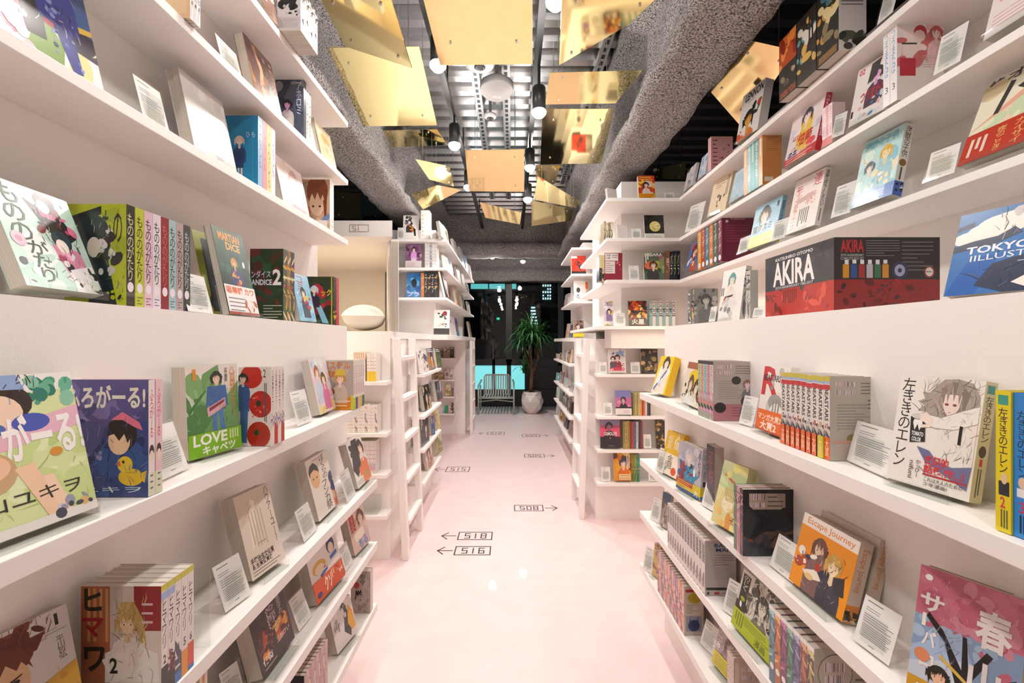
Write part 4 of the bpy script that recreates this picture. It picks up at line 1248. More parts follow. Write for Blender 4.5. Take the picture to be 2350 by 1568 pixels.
# ================================================================== RIGHT BOOKCASE
UP = .022
card('at the far left end of the second right shelf', 'RB', 1570, 1.19, 1606, 1.24, 472, 16, UP)
face('cream cover with dark sketch, second right shelf', 'RB', 1622, 1.19, 1664, 1.22, 413, .022, 'e6d2b4', 'L 20 66 84 84 3 654|p 3a3028 52 30 62 30 62 50 52 50|S 20 20 80 60 8 6 6a5a48,e8d8c0,9a7a58|V 78 40 92 90 2 765', lean=13, up=UP)
face('pale blue cover beside the turquoise spines, second right shelf', 'RB', 1672, 1.19, 1706, 1.19, 402, .018, 'bcd9e8', 'L 20 60 80 90 4 9ab|S 10 10 90 50 8 12 cfe4ee,a8cce0', lean=13, up=UP)
row('orange backed row with turquoise spines on second right shelf', 'RB', 1750, 1.19, 1794, 296, 5, 1707, 'c8884c', 'L 20 60 86 92 9 9a6030|r 10 6 56 14 e8d8c8', ['V 20 20 80 90 1 e8e0d0', 't みるゆめ 20 20 80 90 e8f0f0 v'], ['d89a60', '48a0a8', '58b0b8', '90c0c0', 'e8b080'], up=UP)
face('white and red cover with yellow centre, second right shelf', 'RB', 1797, 1.19, 1869, 1.19, 274, .024, 'e9dcdc', 'S 0 40 100 100 20 12 f0e8ee,d8d0e0,c8c0d8,e8dcd0|e 56 66 18 20 ecc83c|F 52 80 13 334 fdc ecc83c|t はたらく 16 44 54 54 c83038 b|t 細菌 34 26 80 50 c83038 b|e 80 24 14 7 e8505a|r 0 0 100 16 c83a3c|S 0 16 60 30 8 6 3a4880,e0c0c0|L 6 2 94 22 4 f0d0cc', lean=12, up=UP, sbg='c8304a', spine='t はたらく細菌 20 25 80 96 f4e4e4 v|r 0 0 100 20 c8302c')
row('red and white spined row right of the yellow centred cover', 'RB', 1910, 1.20, 1940, 234, 3, 1887, 'e0c8c8', '', ['t はたらく細菌 20 25 80 96 c83048 v|r 0 0 100 20 c8302c'], ['e4d0d2', 'd8a8b0', 'ecdcdc'], up=UP)
card('left of the red script cover, second right shelf', 'RB', 1906, 1.182, 1938, 1.20, 264, 14, UP)
face('white cover with red script over a black haired figure', 'RB', 1946, 1.19, 2030, 1.21, 166, .024, 'ebe3e0', 't 02 6 86 22 96 c8303c b|F 60 74 14 333 ead 545|p 3c3a3c 40 96 66 98 60 70 36 62|t つうまたば 22 32 90 54 b8343c b|S 6 6 90 34 16 7 e0b0b0,3a80b8,ddd,c8d8e0|p 222 2 14 8 14 8 26 2 26', lean=12, up=UP)
row('thick blue lettered white set with red printed back cover', 'RB', 2059, 1.19, 2166, 44, 2, 2027, 'e6dcd8', 'e 50 84 14 9 b8243a|S 6 40 96 98 26 12 e8c0c0,d89a9a,f0dcd8,c86a6a,e8d0cc|F 84 84 11 b55 f0d8d0 e8c0c0|r 6 30 40 52 b82a3c|L 54 40 88 56 6 baa|L 10 66 44 74 1 333', ['t つうまたば 22 36 78 90 4a9ad0 v|t 3 30 16 70 24 333|e 50 95 14 1 a33'], ['eee8e8'], up=UP)
card('right of the red printed back cover, second right shelf', 'RB', 2138, 1.19, 2206, 1.20, 84, 14, UP)
face('white cover with pink lettering at the top right corner', 'RB', 2256, 1.19, 2395, 1.19, -20, .03, 'efe3e2', 't むのめ 10 60 80 96 e0909c b|L 10 10 80 40 4 d8a8ac|S 0 30 100 60 8 10 f4eaea,e8c8cc', lean=14, up=UP)

face('blue and skin coloured cover before the rainbow spines, third right shelf', 'RC', 1572, 1.185, 1600, 1.19, 562, .02, '3a78b8', 'S 0 0 100 40 12 16 2f6cb0,4a88c0,e8e0e0|F 52 64 22 322 ecc8a8 b05040|S 0 40 100 100 12 12 a03a50,803048,c86a70', lean=12, up=UP)
row('rainbow spined row with maroon back cover, third right shelf', 'RC', 1657, 1.19, 1729, 490, 6, 1601, '74203c', 't Fujikichi 30 86 74 91 d8b8bc|e 16 84 5 3 e8d0d4|L 12 40 88 78 7 94485c', ['t サイボーグ 22 24 78 90 f0e4e0 v|e 50 10 30 6 eee'], ['74203c', '2a5a48', 'c87028', '2c7a8c', 'b04028', 'd89a30'], up=UP)
card('between maroon back cover and blue smiling cover, third right shelf', 'RC', 1690, 1.185, 1716, 1.19, 548, 14, UP)
face('light blue cover with face portrait and yellow band, third right shelf', 'RC', 1716, 1.19, 1776, 1.20, 482, .022, '9cc8dc', 'S 0 40 100 100 12 14 a8d0e4,88bcd8,c0dcea|F 44 72 17 2a2a2c f4dccc 88b8d4|t 猫クスミ 6 34 78 52 1c2228 b|t 1 84 80 92 92 334', lean=12, up=UP, sbg='8ab8d0', spine='t 猫クスミ 20 30 80 90 234 v', band='dcd83c', bandh=.28, bandart='L 10 20 80 80 3 ee7|L 60 20 90 60 2 c66')
card('right of the face portrait cover, third right shelf', 'RC', 1768, 1.185, 1802, 1.20, 508, 14, UP)
face('white cover with large red characters, third right shelf', 'RC', 1803, 1.19, 1869, 1.20, 422, .024, 'eadfda', 't 連 68 74 94 98 c84a50|t 載 10 62 32 86 c84a50|t 戦 50 44 84 66 d88a88|t 終了 12 26 26 56 c84a50 v|p c8a49a 10 60 70 66 84 58 30 52|V 34 8 70 40 5 555|t ゴ 10 6 24 16 c84a50|L 8 18 30 28 2 caa', lean=12, up=UP, sbg='ece4e0', spine='t 連載終了したい 18 34 82 97 332 v|V 36 4 64 30 1 544')
card('right of the red character cover, third right shelf', 'RC', 1904, 1.185, 1952, 1.20, 428, 14, UP)
face('pale turquoise cover with swimmers and blue band, third right shelf', 'RC', 1953, 1.19, 2046, 1.20, 337, .03, 'b8dcdc', 'S 0 0 100 100 30 12 a8d4d8,c8e8e4,90c8d4,d8ecdc,e8e4c8|F 66 70 12 d8b040 f0dcb0 a0ccd4|F 30 56 10 4a5a60 f0e0d0 b0d8dc|S 10 10 90 50 18 7 e8e0b8,f0f0e8,88b8c8|K 4 6 96 90 50 10 6aa8b8,f0f0e0,4a8a9a,c8b070|t 海獣の子供 8 84 88 97 78c0cc b', lean=12, up=UP, sbg='e4e4dc', spine='t 海獣の子供 16 54 84 97 333 v|e 50 46 40 5 8a6a40|V 30 22 70 40 1 555', band='8fb4e0', bandh=.2, bandart='L 10 20 90 80 3 eef|r 80 0 100 100 4a78c0', bandspine='r 0 0 100 100 4a6ab8|S 10 10 90 90 6 20 eee,222')
card('right of the swimmers cover, third right shelf', 'RC', 2118, 1.185, 2192, 1.20, 350, 16, UP)
face('large pale cover with red band, right edge of third right shelf', 'RC', 2197, 1.19, 2430, 1.19, 205, .02, 'e6e0c8', 't 終 4 88 22 100 222 b|t オ 24 90 44 100 334 b|S 0 20 100 90 26 13 e4e4c0,c8d8b0,f0e8d8,e8d0b8,d8c8a0|p e0a890 0 40 60 76 100 96 100 86 40 56|p 2a2a2a 22 52 28 52 36 86 30 88|p 2a2a2a 40 76 52 80 60 74 48 70', lean=20, up=UP, band='b83018', bandh=.36, bandart='V 6 20 28 80 3 e8d0c0|t 夜のごとき 36 10 46 86 e0b070 v|t ガイサイ 54 10 66 90 e0b070 v|t なきもの 76 20 88 96 e0b070 v')

face('small white cover at the far end of the top right shelf', 'RA', 1568, 1.19, 1588, 1.19, 395, .02, 'e8e0de', 'S 0 0 100 100 14 14 e0d8d8,8ab0d0,d8a0a0,444', lean=12, up=UP)
face('blue and white cover on the top right shelf', 'RA', 1600, 1.19, 1617, 1.19, 366, .02, 'dde4ea', 'S 0 0 100 100 12 16 9ab8d8,e8e8ec,b8c8dc', lean=12, up=UP)
row('pink boxed pair with black writing on top right shelf', 'RA', 1632, 1.19, 1682, 313, 2, 1625, 'dca4a4', 'L 8 10 30 94 7 844|S 34 20 90 90 14 4 b06a70,844,e8c0c0', (), ['e8b8b8'], up=UP, name='boxed_volume')
face('large white cover with black lettering and orange portrait, top right shelf', 'RA', 1688, 1.18, 1738, 1.20, 226, .045, 'e8e2dc', 't LENNON 16 80 96 97 1a1a1a b|L 30 74 60 78 1 444|F 46 40 20 2a2a24 e0a040 d87840|S 50 40 96 64 8 8 c04a2c,3a6a50,2a2a2a|S 0 0 40 24 8 10 c85038,e8d8d0', lean=10, up=UP, bbg='1a1a1a')
row('black and orange boxed set jutting over the top right shelf', 'RA', 1927, 1.13, 1990, -56, 3, 1788, '1c1c1a', 'L 8 60 90 96 8 3a3a38|S 6 4 94 24 12 14 4a4a40,2c2c28,5a5a4c', ['S 0 20 100 100 22 13 c89a40,8a7a58,2a2a24,e0cc98,4a7a80|r 10 2 90 12 8a6a40', 'S 0 20 100 100 22 13 6a9aa0,d8b060,3a3a34,e0d8c8,222|V 60 40 90 90 2 222', 'r 0 52 100 100 b84a1c|S 0 54 100 100 16 13 d86a28,8a2c14,e89040,3a1c10|S 20 20 90 50 8 10 8a7a60,5a4c38,b8a888|t SHIGERU_MIZUKI 8 3 96 12 d8682c'], ['2a2824', '34302a', '2c2a26'], name='boxed_volume', up=.004, bb='d8d0cc')
card('at the very top of the right shelves', 'RA', 2010, 1.19, 2050, 1.19, -30, 14, UP)

# --- right ledge
row('grey shaded comic pair at the far end of the right ledge', 'RL', 1593, .80, 1648, 662, 2, 1579, '8c8a84', 'S 0 0 100 100 26 13 7a7872,a09e98,5a5850,bcb8b0|F 50 70 18 555 c8c4bc 777', ['S 5 5 95 95 14 18 d87030,333,888,e0c060', 'S 5 5 95 95 14 18 333,888,ddd'], ['555', '666'])
card('small one in front of the grey shaded pair, right ledge', 'RL', 1625, .755, 1641, .76, 704, 10)
face('white cover with a teal haired squatting figure, right ledge', 'RL', 1646, .80, 1696, .81, 628, .022, 'e9e3dd', 'p 222 2 50 6 50 6 66 2 66|p 222 10 50 14 50 14 66 10 66|F 46 80 13 3a8a8c ecd0b8 e4dcd8|p 3a3a3a 20 48 60 50 56 46 24 44|p c8582c 18 46 40 44 44 40 16 40|S 10 8 80 40 10 8 ddd8d2,888,c8c4be', lean=8, sbg='c9c4bc', spine='S 5 5 95 95 16 16 777,aaa,555')
row('grey patterned spine beside the squatting figure cover', 'RL', 1722, .80, 1740, 620, 1, 1712, 'c4bfb6', '', ['S 5 5 95 95 16 16 777,aaa,555'], None)
card('left of the big black and red box, right ledge', 'RL', 1724, .755, 1752, .76, 706, 14)

# big slipcase: black above, red below
fx_ = 1.13
bx = tag(empty('slipcase_box', (.80, 0, 1.452)), 'large black and red slipcase box with white title on the right ledge', 'box set')
BW, BL, BH = .262, .306, .187
k = MB()
k.box(0, fx_, 0, BW, fx_ + BL, BH, hexc('1b1a1b'))
k.build('slipcase', M['print'], bx, bevel=.004)
k = MB()
draw(k, 'r 0 0 100 44 b5281c|r 0 44 100 100 343336|S 4 50 98 98 16 9 2c2b2e,3c3a3e,403e42|t KATSUHIRO_OTOMO 18 90 74 95 ddd b|t AKIRA 14 50 76 88 f2eeea b|t 35TH_ANNIVERSARY_1982-2017 18 45 74 49 ddd|V 30 20 52 42 8 701814|S 2 2 30 40 14 5 8a1c14,d04028,701510|S 60 2 98 40 12 6 c83424,98201a,d8503c', BL, BH, lambda u, v, l: (-l - .0003, fx_ + BL - u, v))
k.build('front_print', M['print'], bx)
k = MB()
draw(k, 'r 0 0 100 44 8c1c1c|r 0 44 100 100 232124|t AKIRA 6 80 28 97 b8242a b|t 35TH_ANNIVERSARY/COMPLETE_BOX_SET 6 70 28 78 bbb|L 30 74 62 97 7 777|L 64 54 94 96 8 666|r 8 46 14 64 c88a20|r 15.5 46 21.5 64 2a4c8a|r 23 46 29 64 9a2c2c|r 30.5 46 36.5 64 b8b0b8|r 38 46 44 64 3a6a4a|r 45.5 46 51.5 64 c8862c|V 8 64 52 70 6 ddd|e 62 56 8 12 2c3450|e 62 56 5 8 9aa0b8|e 62 56 2 3 2c3450|e 90 54 5 8 8a3a34|e 90 54 3.6 6 d8ccc8|L 87 52 93 56 1 345|S 4 2 98 42 26 4 701414,5a1212,a02424,3c1010|S 34 8 60 40 12 2 222,334,5a2a2a', BW, BH, lambda u, v, l: (u, fx_ - l - .0003, v))
k.build('side_print', M['print'], bx)
face('large blue illustration book with two pale faces, right ledge', 'RL', 2165, .76, 2560, .81, 500, .018, '2a6cb0',
     'r 0 70 100 100 3a70a8|p f0e4da 0 64 10 80 30 92 52 96 46 72 20 58|e 34 80 20 12 f2e6dc|e 12 68 14 9 f2e6dc|p 26324c 0 84 12 88 12 82 0 78|p 26324c 0 60 14 64 30 66 40 74 46 66 28 56 0 52|S 40 80 66 98 10 7 7a8498,9aa0b0,c8c0c0|r 0 0 100 40 2f6cae|p 1c5aa8 0 0 22 0 34 44 14 44|p 26304a 20 10 30 34 60 44 100 40 100 0 40 0|p f2e4da 36 16 54 30 84 34 100 26 100 2 60 0|p 26304a 30 20 52 36 90 42 80 30 58 22 44 10|e 62 14 6 3 e0b8a8|K 30 60 70 96 30 10 5a6478,8a94a8,c8c0c0,3a4458|K 20 4 100 42 30 16 1c2438,384668,4a5880|t TOKYO_GHOUL 10 48 98 57 e8ecf2 b|t IILLUSTRATIONS 14 39 98 46 e8ecf2|L 46 32 66 35 1 c8d0dc', lean=17, name='art_book', st=False, up=.002)

# --- right shelf 1 (counter)
face('bright yellow book with a sailing figure, end of right counter shelf', 'R1', 1494, 906, 1524, 914, 824, .032, 'ecc41c', 'p f4e8dc 0 0 60 0 96 60 70 90 20 70|F 56 82 18 3a2a22 f4dccc f0e0d0|p 3a6ab0 6 10 14 6 74 60 70 66|S 10 4 60 40 8 8 f4f0ec,c8d8ec,e0b8a8', lean=17, sbg='e8b810')
face('white and yellow group cover before the red backed row', 'R1', 1560, 924, 1600, 944, 835, .02, 'e6dccc', 'e 56 66 34 18 e8c820|S 10 4 96 44 24 9 e8d8c8,6a4a34,d8b090,3a2c24,c8a888|F 40 50 11 6a4a30 f0d8c0 eee|F 72 44 11 4a3224 f0d8c0 eed|r 0 84 100 100 a86848|t らい 10 10 60 24 f4f0ec b', lean=13)
row('red backed manga row with barcodes on right counter shelf', 'R1', 1637, 966, 1735, 830, 5, 1602, 'b0a39c', BACKCV + '|r 0 0 100 28 b0747c|e 16 22 14 9 2c2426|e 54 68 11 7 32342c|F 80 62 8 8a6a50 ecd 777|F 76 34 8 2c3040 ecd 667|L 44 6 94 24 4 8a4450', ['t ちらいくん 15 42 85 92 555 v|S 5 5 95 40 14 20 333,c88,8a8,e8c|r 0 94 100 100 3a3a3a'], ['d8d0cc', 'd89aa0', '9ac8c8', 'd8a890', 'b8c8a0'])
card('left of the big red R cover on right counter shelf', 'R1', 1693, 974, 1727, 984, 906, 14)
face('white cover with big red R and rabbit sketch, orange band', 'R1', 1734, 988, 1793, 1012, 843, .02, 'e6dfd8', 't R 2 54 66 98 c02028 b|t BEASTARS 6 76 70 86 1a1a1a b|S 40 56 98 96 10 8 ddd6ce,8a8680,b8b2aa|e 62 38 34 18 c8c2bc|e 60 46 26 12 9a9690|e 66 32 22 13 eae4de|V 50 20 80 50 3 8a8680', lean=8, band='e0641c', bandh=.32, bandart='t マンガ大賞2 6 52 94 84 f4d8c0 b|t 大賞2 18 8 80 50 f4e0d0 b|r 0 0 100 8 b04010')
BS = 't BEASTARS 16 46 74 86 1c1c1c bq|r 0 84 100 90 c02830|r 0 94 100 100 c8b840|r 0 91 100 94 9ab0d0|S 5 26 95 36 10 26 c8c0b8,8a8078,e8c8b0,445|t %s 30 37 70 44 %s b'
row('white spined row with orange bands on right counter shelf', 'R1', 1905, 1058, 2041, 864, 9, 1793, 'b5aca0', BACKCV + '|e 40 26 12 6 8a7a3c|r 4 20 56 24 c89a88|L 6 4 60 18 3 c8a090|L 64 60 92 74 3 555', [BS % (10, 'a03a6a') + '|r 0 0 100 27 dc5a1c|t 大賞 20 4 80 24 f4d0b0 v', BS % (9, 'a8983c'), BS % (8, 'b02830'), BS % (7, '5a8ac0'), BS % (6, '333'), BS % (5, 'c83838'), BS % (4, 'c86a8a'), BS % (3, '6a8ac0'), BS % (2, '333')], ['e0d9d4'], [None, 'd0c020', 'dc5a1c', 'dc5a1c', 'dc5a1c', 'dc5a1c', 'dc5a1c', 'dc5a1c', 'dc5a1c'], .27, 't 大賞 20 14 80 84 f4d0b0 v', jit=.02)
card('before the orange banded row back cover, right counter shelf', 'R1', 1940, 1060, 2040, 1106, 962, 14)
face('white cover with long haired girl holding a black can', 'R1', 2034, 1106, 2223, 1166, 872, .022, 'e9e2dc',
     't 左ききのエレン 4 14 21 98 2a2426 v|p a89b90 46 92 56 99 72 100 88 97 97 86 98 64 92 58 86 66 78 60 66 62 52 60 40 62 33 60 38 68 28 68 36 74 27 77 35 80 31 86 40 86|K 30 60 96 94 90 22 6e6058,877a70,574a44,c4b8ac,b0a398|p e9d6cc 58 86 57 77 61 70 66 66 71 68 76 74 78 86|p 8f8076 53 90 60 95 58 76|p 9b8d82 59 95 66 97 62 78|p 85776d 66 97 72 97 69 80|p 9b8d82 72 96 79 93 75 77|p 85776d 78 93 86 88 80 68|e 62 77 2.4 1.1 8a4a4c|e 71 77 2.4 1.1 8a4a4c|p a8746a 64 70.5 68 70.5 66 69.8|p e6ded7 58 58 78 62 98 64 98 28 72 20 54 34|K 54 24 97 58 26 16 a09488,b8aca2,8c8078|p ece5df 34 67 58 65 80 73 98 79 98 64 74 56 52 55 38 58|p a3978d 38 58 52 55 74 56 98 64 98 63.3 74 55.3 52 54.3 38 57.3|p a3978d 34 67 58 65 80 73 98 79 98 78.3 80 72.3 58 64.3 34 66.4|K 50 56 96 72 12 12 b8aca2,c8bcb2|p 1e1e20 21 62 39 64 43 41 24 38|e 30.5 63 9 2.6 cfcac4|p f0ece8 25 57 28 50 31 56 34 50 37 57 36 60 26 60|t TOMATO 25 45 40 49 eee b|t COLOR 26 40 38 44 eee b|p efdccf 33 65 40 68 49 63 47 55 36 53 34 56 44 57 33 60|p 6a6a94 34 36 50 34 60 26 78 24 98 28 96 8 46 24|K 46 10 96 32 16 16 55557e,8484ac,44446a|t 1 80 44 83.5 60 1a1a1a b|t 圧倒的 46 22 74 30 c83038 b|t 話題作...! 46 14 92 22 c83038 b|r 46 12 96 13.5 b02830|t これは大人のための 48 7 92 11 444|t 少年漫画! 48 3 76 6.5 444|t かっぴー 36 8 42 24 655 v|t nifuni 28 6 34 22 655 q',
     lean=10, sbg='c8bf9c', spine='t 左ききのエレン 16 50 84 88 2a2426 v|r 20 90 80 97 3a8a8a|e 50 42 30 5 4a3a34|t 1 38 30 62 36 c83038 b|V 30 4 70 28 2 554')
row('bright yellow volume two beside the girl with can cover', 'R1', 2321, 1229, 2470, 899, 1, 2285, 'd8c41c', '', ['t 左ききのエレン 18 42 80 88 2a2426 v|r 16 90 84 97 3a9a8a|r 20 26 90 36 22222c|e 56 38 20 4 e0c0a0|t 2 30 17 64 25 c8483c b|V 30 3 84 16 3 554'], ['e0cc14'])
row('bright blue volume at the right edge of counter shelf', 'R1', 2372, 1247, 2520, 906, 1, 2325, '1c80c8', '', ['t 左ききのエレン 18 42 80 88 1a3450 v|r 20 28 90 34 e8e8ec|e 50 38 24 4 e0c0a0|t 3 30 17 64 25 b03a6a b|V 30 3 84 16 3 124'], ['2284d0'])

# --- right shelf 2
card('at the far end of the second right lower shelf', 'R2', 1503, 1080, 1521, 1091, 1026, 14)
face('yellow cover with white characters and red dot, second lower right shelf', 'R2', 1514, 1086, 1551, 1106, 992, .024, 'e6b818', 't 人間 52 60 90 98 f4ecd8 v|t 仮友 12 58 44 90 f0e4c8 v|r 0 0 100 48 ece0cc|t 金融 30 14 62 46 332 v|e 76 12 15 9 d85030|S 4 4 40 30 6 5 8aa,b9a', lean=13, sbg='e0a810')
face('cover with blue clad figure and rainbow band, second lower right shelf', 'R2', 1552, 1121, 1606, 1153, 1015, .026, 'b4b0ba', 'S 0 60 100 100 14 12 c0bcc8,a8a8b4,d0ccd4|F 48 76 14 c8c8d0 ecd4c8 2a8ab4|p 2a8ab4 30 54 66 56 88 40 60 20 40 20|p b03040 10 60 30 62 34 24 12 30|S 10 22 70 60 16 8 24282c,1a6a94,8a2a38,30a0c4|K 8 24 80 90 46 10 1a5a7a,222,e0e0e8,8a2a38,48b0d0|t ブルーピリオド 84 40 97 96 222 v|t 1 68 40 76 54 eee b', lean=4, sbg='c8c2c4', spine='t ブルーピリオド 20 40 80 96 2a7a90 v|t 1 30 26 70 36 222 b', band='d8c020', bandh=.24, bandart='r 0 56 70 100 b83a30|L 4 60 66 94 2 f0d060|r 0 0 100 24 2a5aa0|L 6 28 60 50 1 b83a30|t 大 76 10 92 60 eee b', bandspine='r 0 0 100 30 2a5aa0')
row('dark spine with red lettering behind the blue clad figure cover', 'R2', 1641, .66, 1662, 1028, 1, 1622, 'b8a8a4', '', ['r 0 0 100 100 2c2426|t ブルーピリ 20 40 80 92 b04048 v'], ['2c2426'])
card('below the dark red lettered spine, second lower right shelf', 'R2', 1608, 1160, 1638, 1179, 1104, 14)
face('pastel yellow and green cover with blond head, second lower right shelf', 'R2', 1631, 1203, 1686, 1236, 1066, .03, 'd9d49a', 'p b8c890 0 60 100 50 100 84 0 96|p c86a48 14 76 60 68 62 72 16 80|S 0 50 100 100 12 14 d4dc9c,e4dc80,c8d0a0|e 46 42 30 18 d8c890|e 50 36 22 12 ece0c0|K 16 24 80 66 50 14 a89868,e8dcb0,8a7c50|K 0 0 100 34 26 10 d8803c,f0e0a0,b86a30|V 30 40 70 60 6 b8a868|S 0 0 100 30 18 12 e8b868,e09848,f0dc90,e4c878|t そ 70 10 92 20 554', lean=15)
row('black backed row with green and pink spines, second lower right shelf', 'R2', 1705, 1277, 1824, 1124, 3, 1684, '1e2026', 'r 12 70 82 94 a89688|B 16 84 42 93|B 16 73 42 80|L 48 72 78 92 3 554|p 6a4a34 0 20 40 28 100 34 100 40 40 36 0 34|S 0 8 100 34 14 16 2a2c34,7a4a30,3a3a44,544|S 0 34 100 66 8 20 24262c,1c1e24', ['S 5 5 95 95 16 18 8a4a5c,333,c88', 'S 5 5 95 95 16 18 b06a7a,d8a8a8,644', 'S 5 5 95 95 16 18 4a7a5c,9ab08a,333'], ['3a3238', 'c89098', '4c6e58'])
card('below the black barcoded back cover, second lower right shelf', 'R2', 1763, 1299, 1821, 1346, 1222, 18)
ESC = 't Escape_Journey 20 38 80 92 c8783c q|r 0 16 100 22 %s|S 0 0 100 14 10 24 2a2420,6a4a34,c87828'
_p = face('orange cover with two seated figures and white title strip', 'R2', 1810, 1340, 1932, 1441, 1186, .028, 'e8900f', 'r 0 84 100 100 eee4da|t Escape_Journey 10 86 94 97 d87818|S 20 20 80 70 8 14 ea9410,e48a0c|F 42 64 11 6a4238 eac8a8 7a5a58|p 7a5a58 16 44 52 60 56 36 30 36|p 2a2c40 46 34 60 46 90 40 88 26 76 16|F 70 54 11 c8a050 f0d4b0 3a3a4c|p e8dccc 20 26 44 36 56 26 30 18|p a83024 40 44 50 46 50 36 42 34|S 4 30 40 50 14 6 444,e8e0d8,a84028,2c3040|p 3c3a48 54 30 64 30 66 8 60 6|p 2c2c34 74 42 90 48 94 26 78 22|K 16 10 92 66 50 10 3a2c30,5a4448,c8a070,222,e0d0c0|e 34 22 8 4 e0c080', lean=14, sbg='cbb9a8', spine=ESC % 'd8801c')
_B = Book(_p[2], .026, _p[3], 'c8bcae', '', ESC % '4a8a4a', '', 'c6b4a2')
_o = Vector((math.sin(_p[1]), -math.cos(_p[1]))) * -.040
_B.place((_p[0].x + _o.x, _p[0].y + _o.y, ZS['R2'] + .016), _p[1], -math.radians(14), 'second volume with green striped spine behind the orange cover')
card('right of the orange cover with two figures', 'R2', 1953, 1470, 2042, 1538, 1362, 18)
face('pink blossom cover with white outlined characters, lower right corner', 'R2', 2078, 1600, 2330, 1745, 1328, .03, '86a0c0',
     'r 0 62 100 100 c46a80|S 0 56 100 100 40 9 cc7488,b85c74,d48a9c,c06478|S 0 40 100 62 14 8 c46a80,9ab0cc,a8bcd4|p a8bcd8 0 36 46 60 60 40 40 20 0 24|p c8d0dc 0 24 50 40 60 20 0 8|p 221e20 44 0 62 0 60 30 76 52 70 54 56 36 52 58 48 58 50 34 30 56 14 66 12 62 32 48 46 22|p 221e20 60 26 96 44 96 40 66 20|K 0 60 100 98 60 7 d88a9c,a84a60,e0a0b0,b85a70|K 20 26 44 56 30 14 8a94a8,9aa4b8,707a90|e 10 92 4 2.4 eee|t サ 4 66 28 80 ece4e0 b|t ー 8 54 12 64 ece4e0 bv|t バ 10 40 24 52 ece4e0 b|t ロ 10 24 24 34 ece4e0 b|t 春 58 56 90 84 ece4e0 b|t 山 56 22 84 46 ece4e0 b|r 0 0 60 14 d09a2c|p 7a9a3c 40 6 70 10 80 0 40 0|F 30 22 9 2a2420 ecb898 8aa0c0|p d8b050 30 38 70 22 68 20 28 36|t ロロロ 10 4 30 10 ece4e0|e 12 32 8 5 d88a60', lean=15, sbg='b89870')

# --- right shelf 3
card('at the far end of the third lower right shelf', 'R3', 1490, 1191, 1511, 1204, 1140, 14)
face('blue and beige cover before the long white row, third lower right shelf', 'R3', 1513, 1208, 1531, 1219, 1132, .016, 'a09490', 'r 0 70 100 100 4a6080|S 0 0 100 70 14 18 b8a898,8a7a70,c8b8a8,665', lean=8)
row('long white spined row with big back cover, third lower right shelf', 'R3', 1618, 1368, 1690, 1242, 14, 1532, 'b4aaa6', 't BAKU/MAN 30 80 92 95 34587c b|L 30 54 92 76 5 777|L 34 30 96 52 10 999|K 20 30 98 60 10 6 999,777|r 4 10 96 15 2c2c2c|r 6 2 14 7 333|r 30 2 46 7 a03030|L 54 2 90 7 1 667', ['r 12 58 88 92 3a3436|L 12 60 88 90 7 b8aeaa|S 5 8 95 40 12 22 8a7a78,c8a8a0,555,d8ccc8|r 0 94 100 96 888'], ['d8cfcb', 'd2c8c4'])
card('below the long white row, third lower right shelf', 'R3', 1655, 1401, 1697, 1431, 1328, 18)
face('black and white line drawn cover with lime band, third lower right shelf', 'R3', 1678, 1437, 1765, 1536, 1314, .028, 'd6d0c4', 'r 4 46 24 94 222220|t のじく 7 66 21 92 d8d4c0 v|e 14 52 6 4 9aac20|S 28 34 98 98 40 9 55544a,8a8878,c8c4b4,2c2c26,e0dccc|F 62 66 12 44443a e0dcc8 77766a|K 26 34 98 98 110 12 2c2c26,44443a,8a8878,e8e4d8,111|V 26 36 34 60 2 665|r 0 24 26 46 2c2a28|S 2 24 26 46 8 7 eee,222', lean=14, band='a8b81c', bandh=.32, bandart='V 6 20 30 90 4 6a7a10|L 30 50 94 90 4 445008|t 漫画 62 10 88 46 333810')
CR = 'S 4 20 96 94 14 22 %s|e 50 22 34 4 e8e4e0|r 0 94 100 100 e8e4e0'
row('dark coloured row with round barcode mark, third lower right shelf', 'R3', 1869, .615, 2003, 1490, 7, 1765, 'a89e90', 'e 36 72 30 22 333|e 36 72 29 21 b4aa9c|B 18 74 52 84|B 18 60 52 70|L 70 60 98 90 3 665|L 70 20 96 50 4 887', [CR % 'a89058,3a3428,d8c890', CR % 'b06a4a,5a2a24,d8a080', CR % '6a6a9a,2a2a48,a8a8c8', CR % '4a8a70,1c4034,90c0a8', CR % '8a3a6a,3c1830,c080a8', CR % 'c87830,5a3010,e8b070', CR % '5a8a9a,1c3c48,a0c8d0'], ['3c3830', '7a4030', '4a4a78', '2f6450', '6c2a50', 'a05a20', '3c6a78'])

# --- right shelf 4
card('at the far end of the lowest right shelf', 'R4', 1473, 1306, 1496, 1321, 1254, 14)
face('small yellow cover before the red spined row, lowest right shelf', 'R4', 1496, 1320, 1509, 1332, 1248, .014, 'c8a860', auto(5, 'c8a860,8a5a4a,e0c890,a07a68', '643', False), lean=6)
RS = 'S 6 4 94 70 14 22 %s|t はじめ 22 60 78 94 e8d8d0 v'
row('red spined row with a horned animal back cover, lowest right shelf', 'R4', 1570, 1459, 1615, 1347, 14, 1509, 'bcae9e', 'r 8 88 92 94 a83030|e 54 76 36 11 a89028|L 12 44 90 64 5 665|r 10 8 90 40 8a8a98|e 50 20 30 12 2c3c60|p 2c3c60 26 24 30 40 34 28 66 28 70 40 74 24', [RS % 'c87868,8a3038,e0b8a0', RS % 'b04848,d8a090,503', RS % '6a4a58,a03848,d8b0b0', RS % 'a83c40,c89080,444'], ['c8a090', 'c05a3c', 'd89048', '4a6494', 'a83848', 'b89a90', '8c3040'])
card('below the horned animal back cover, lowest right shelf', 'R4', 1604, 1477, 1637, 1511, 1420, 18)
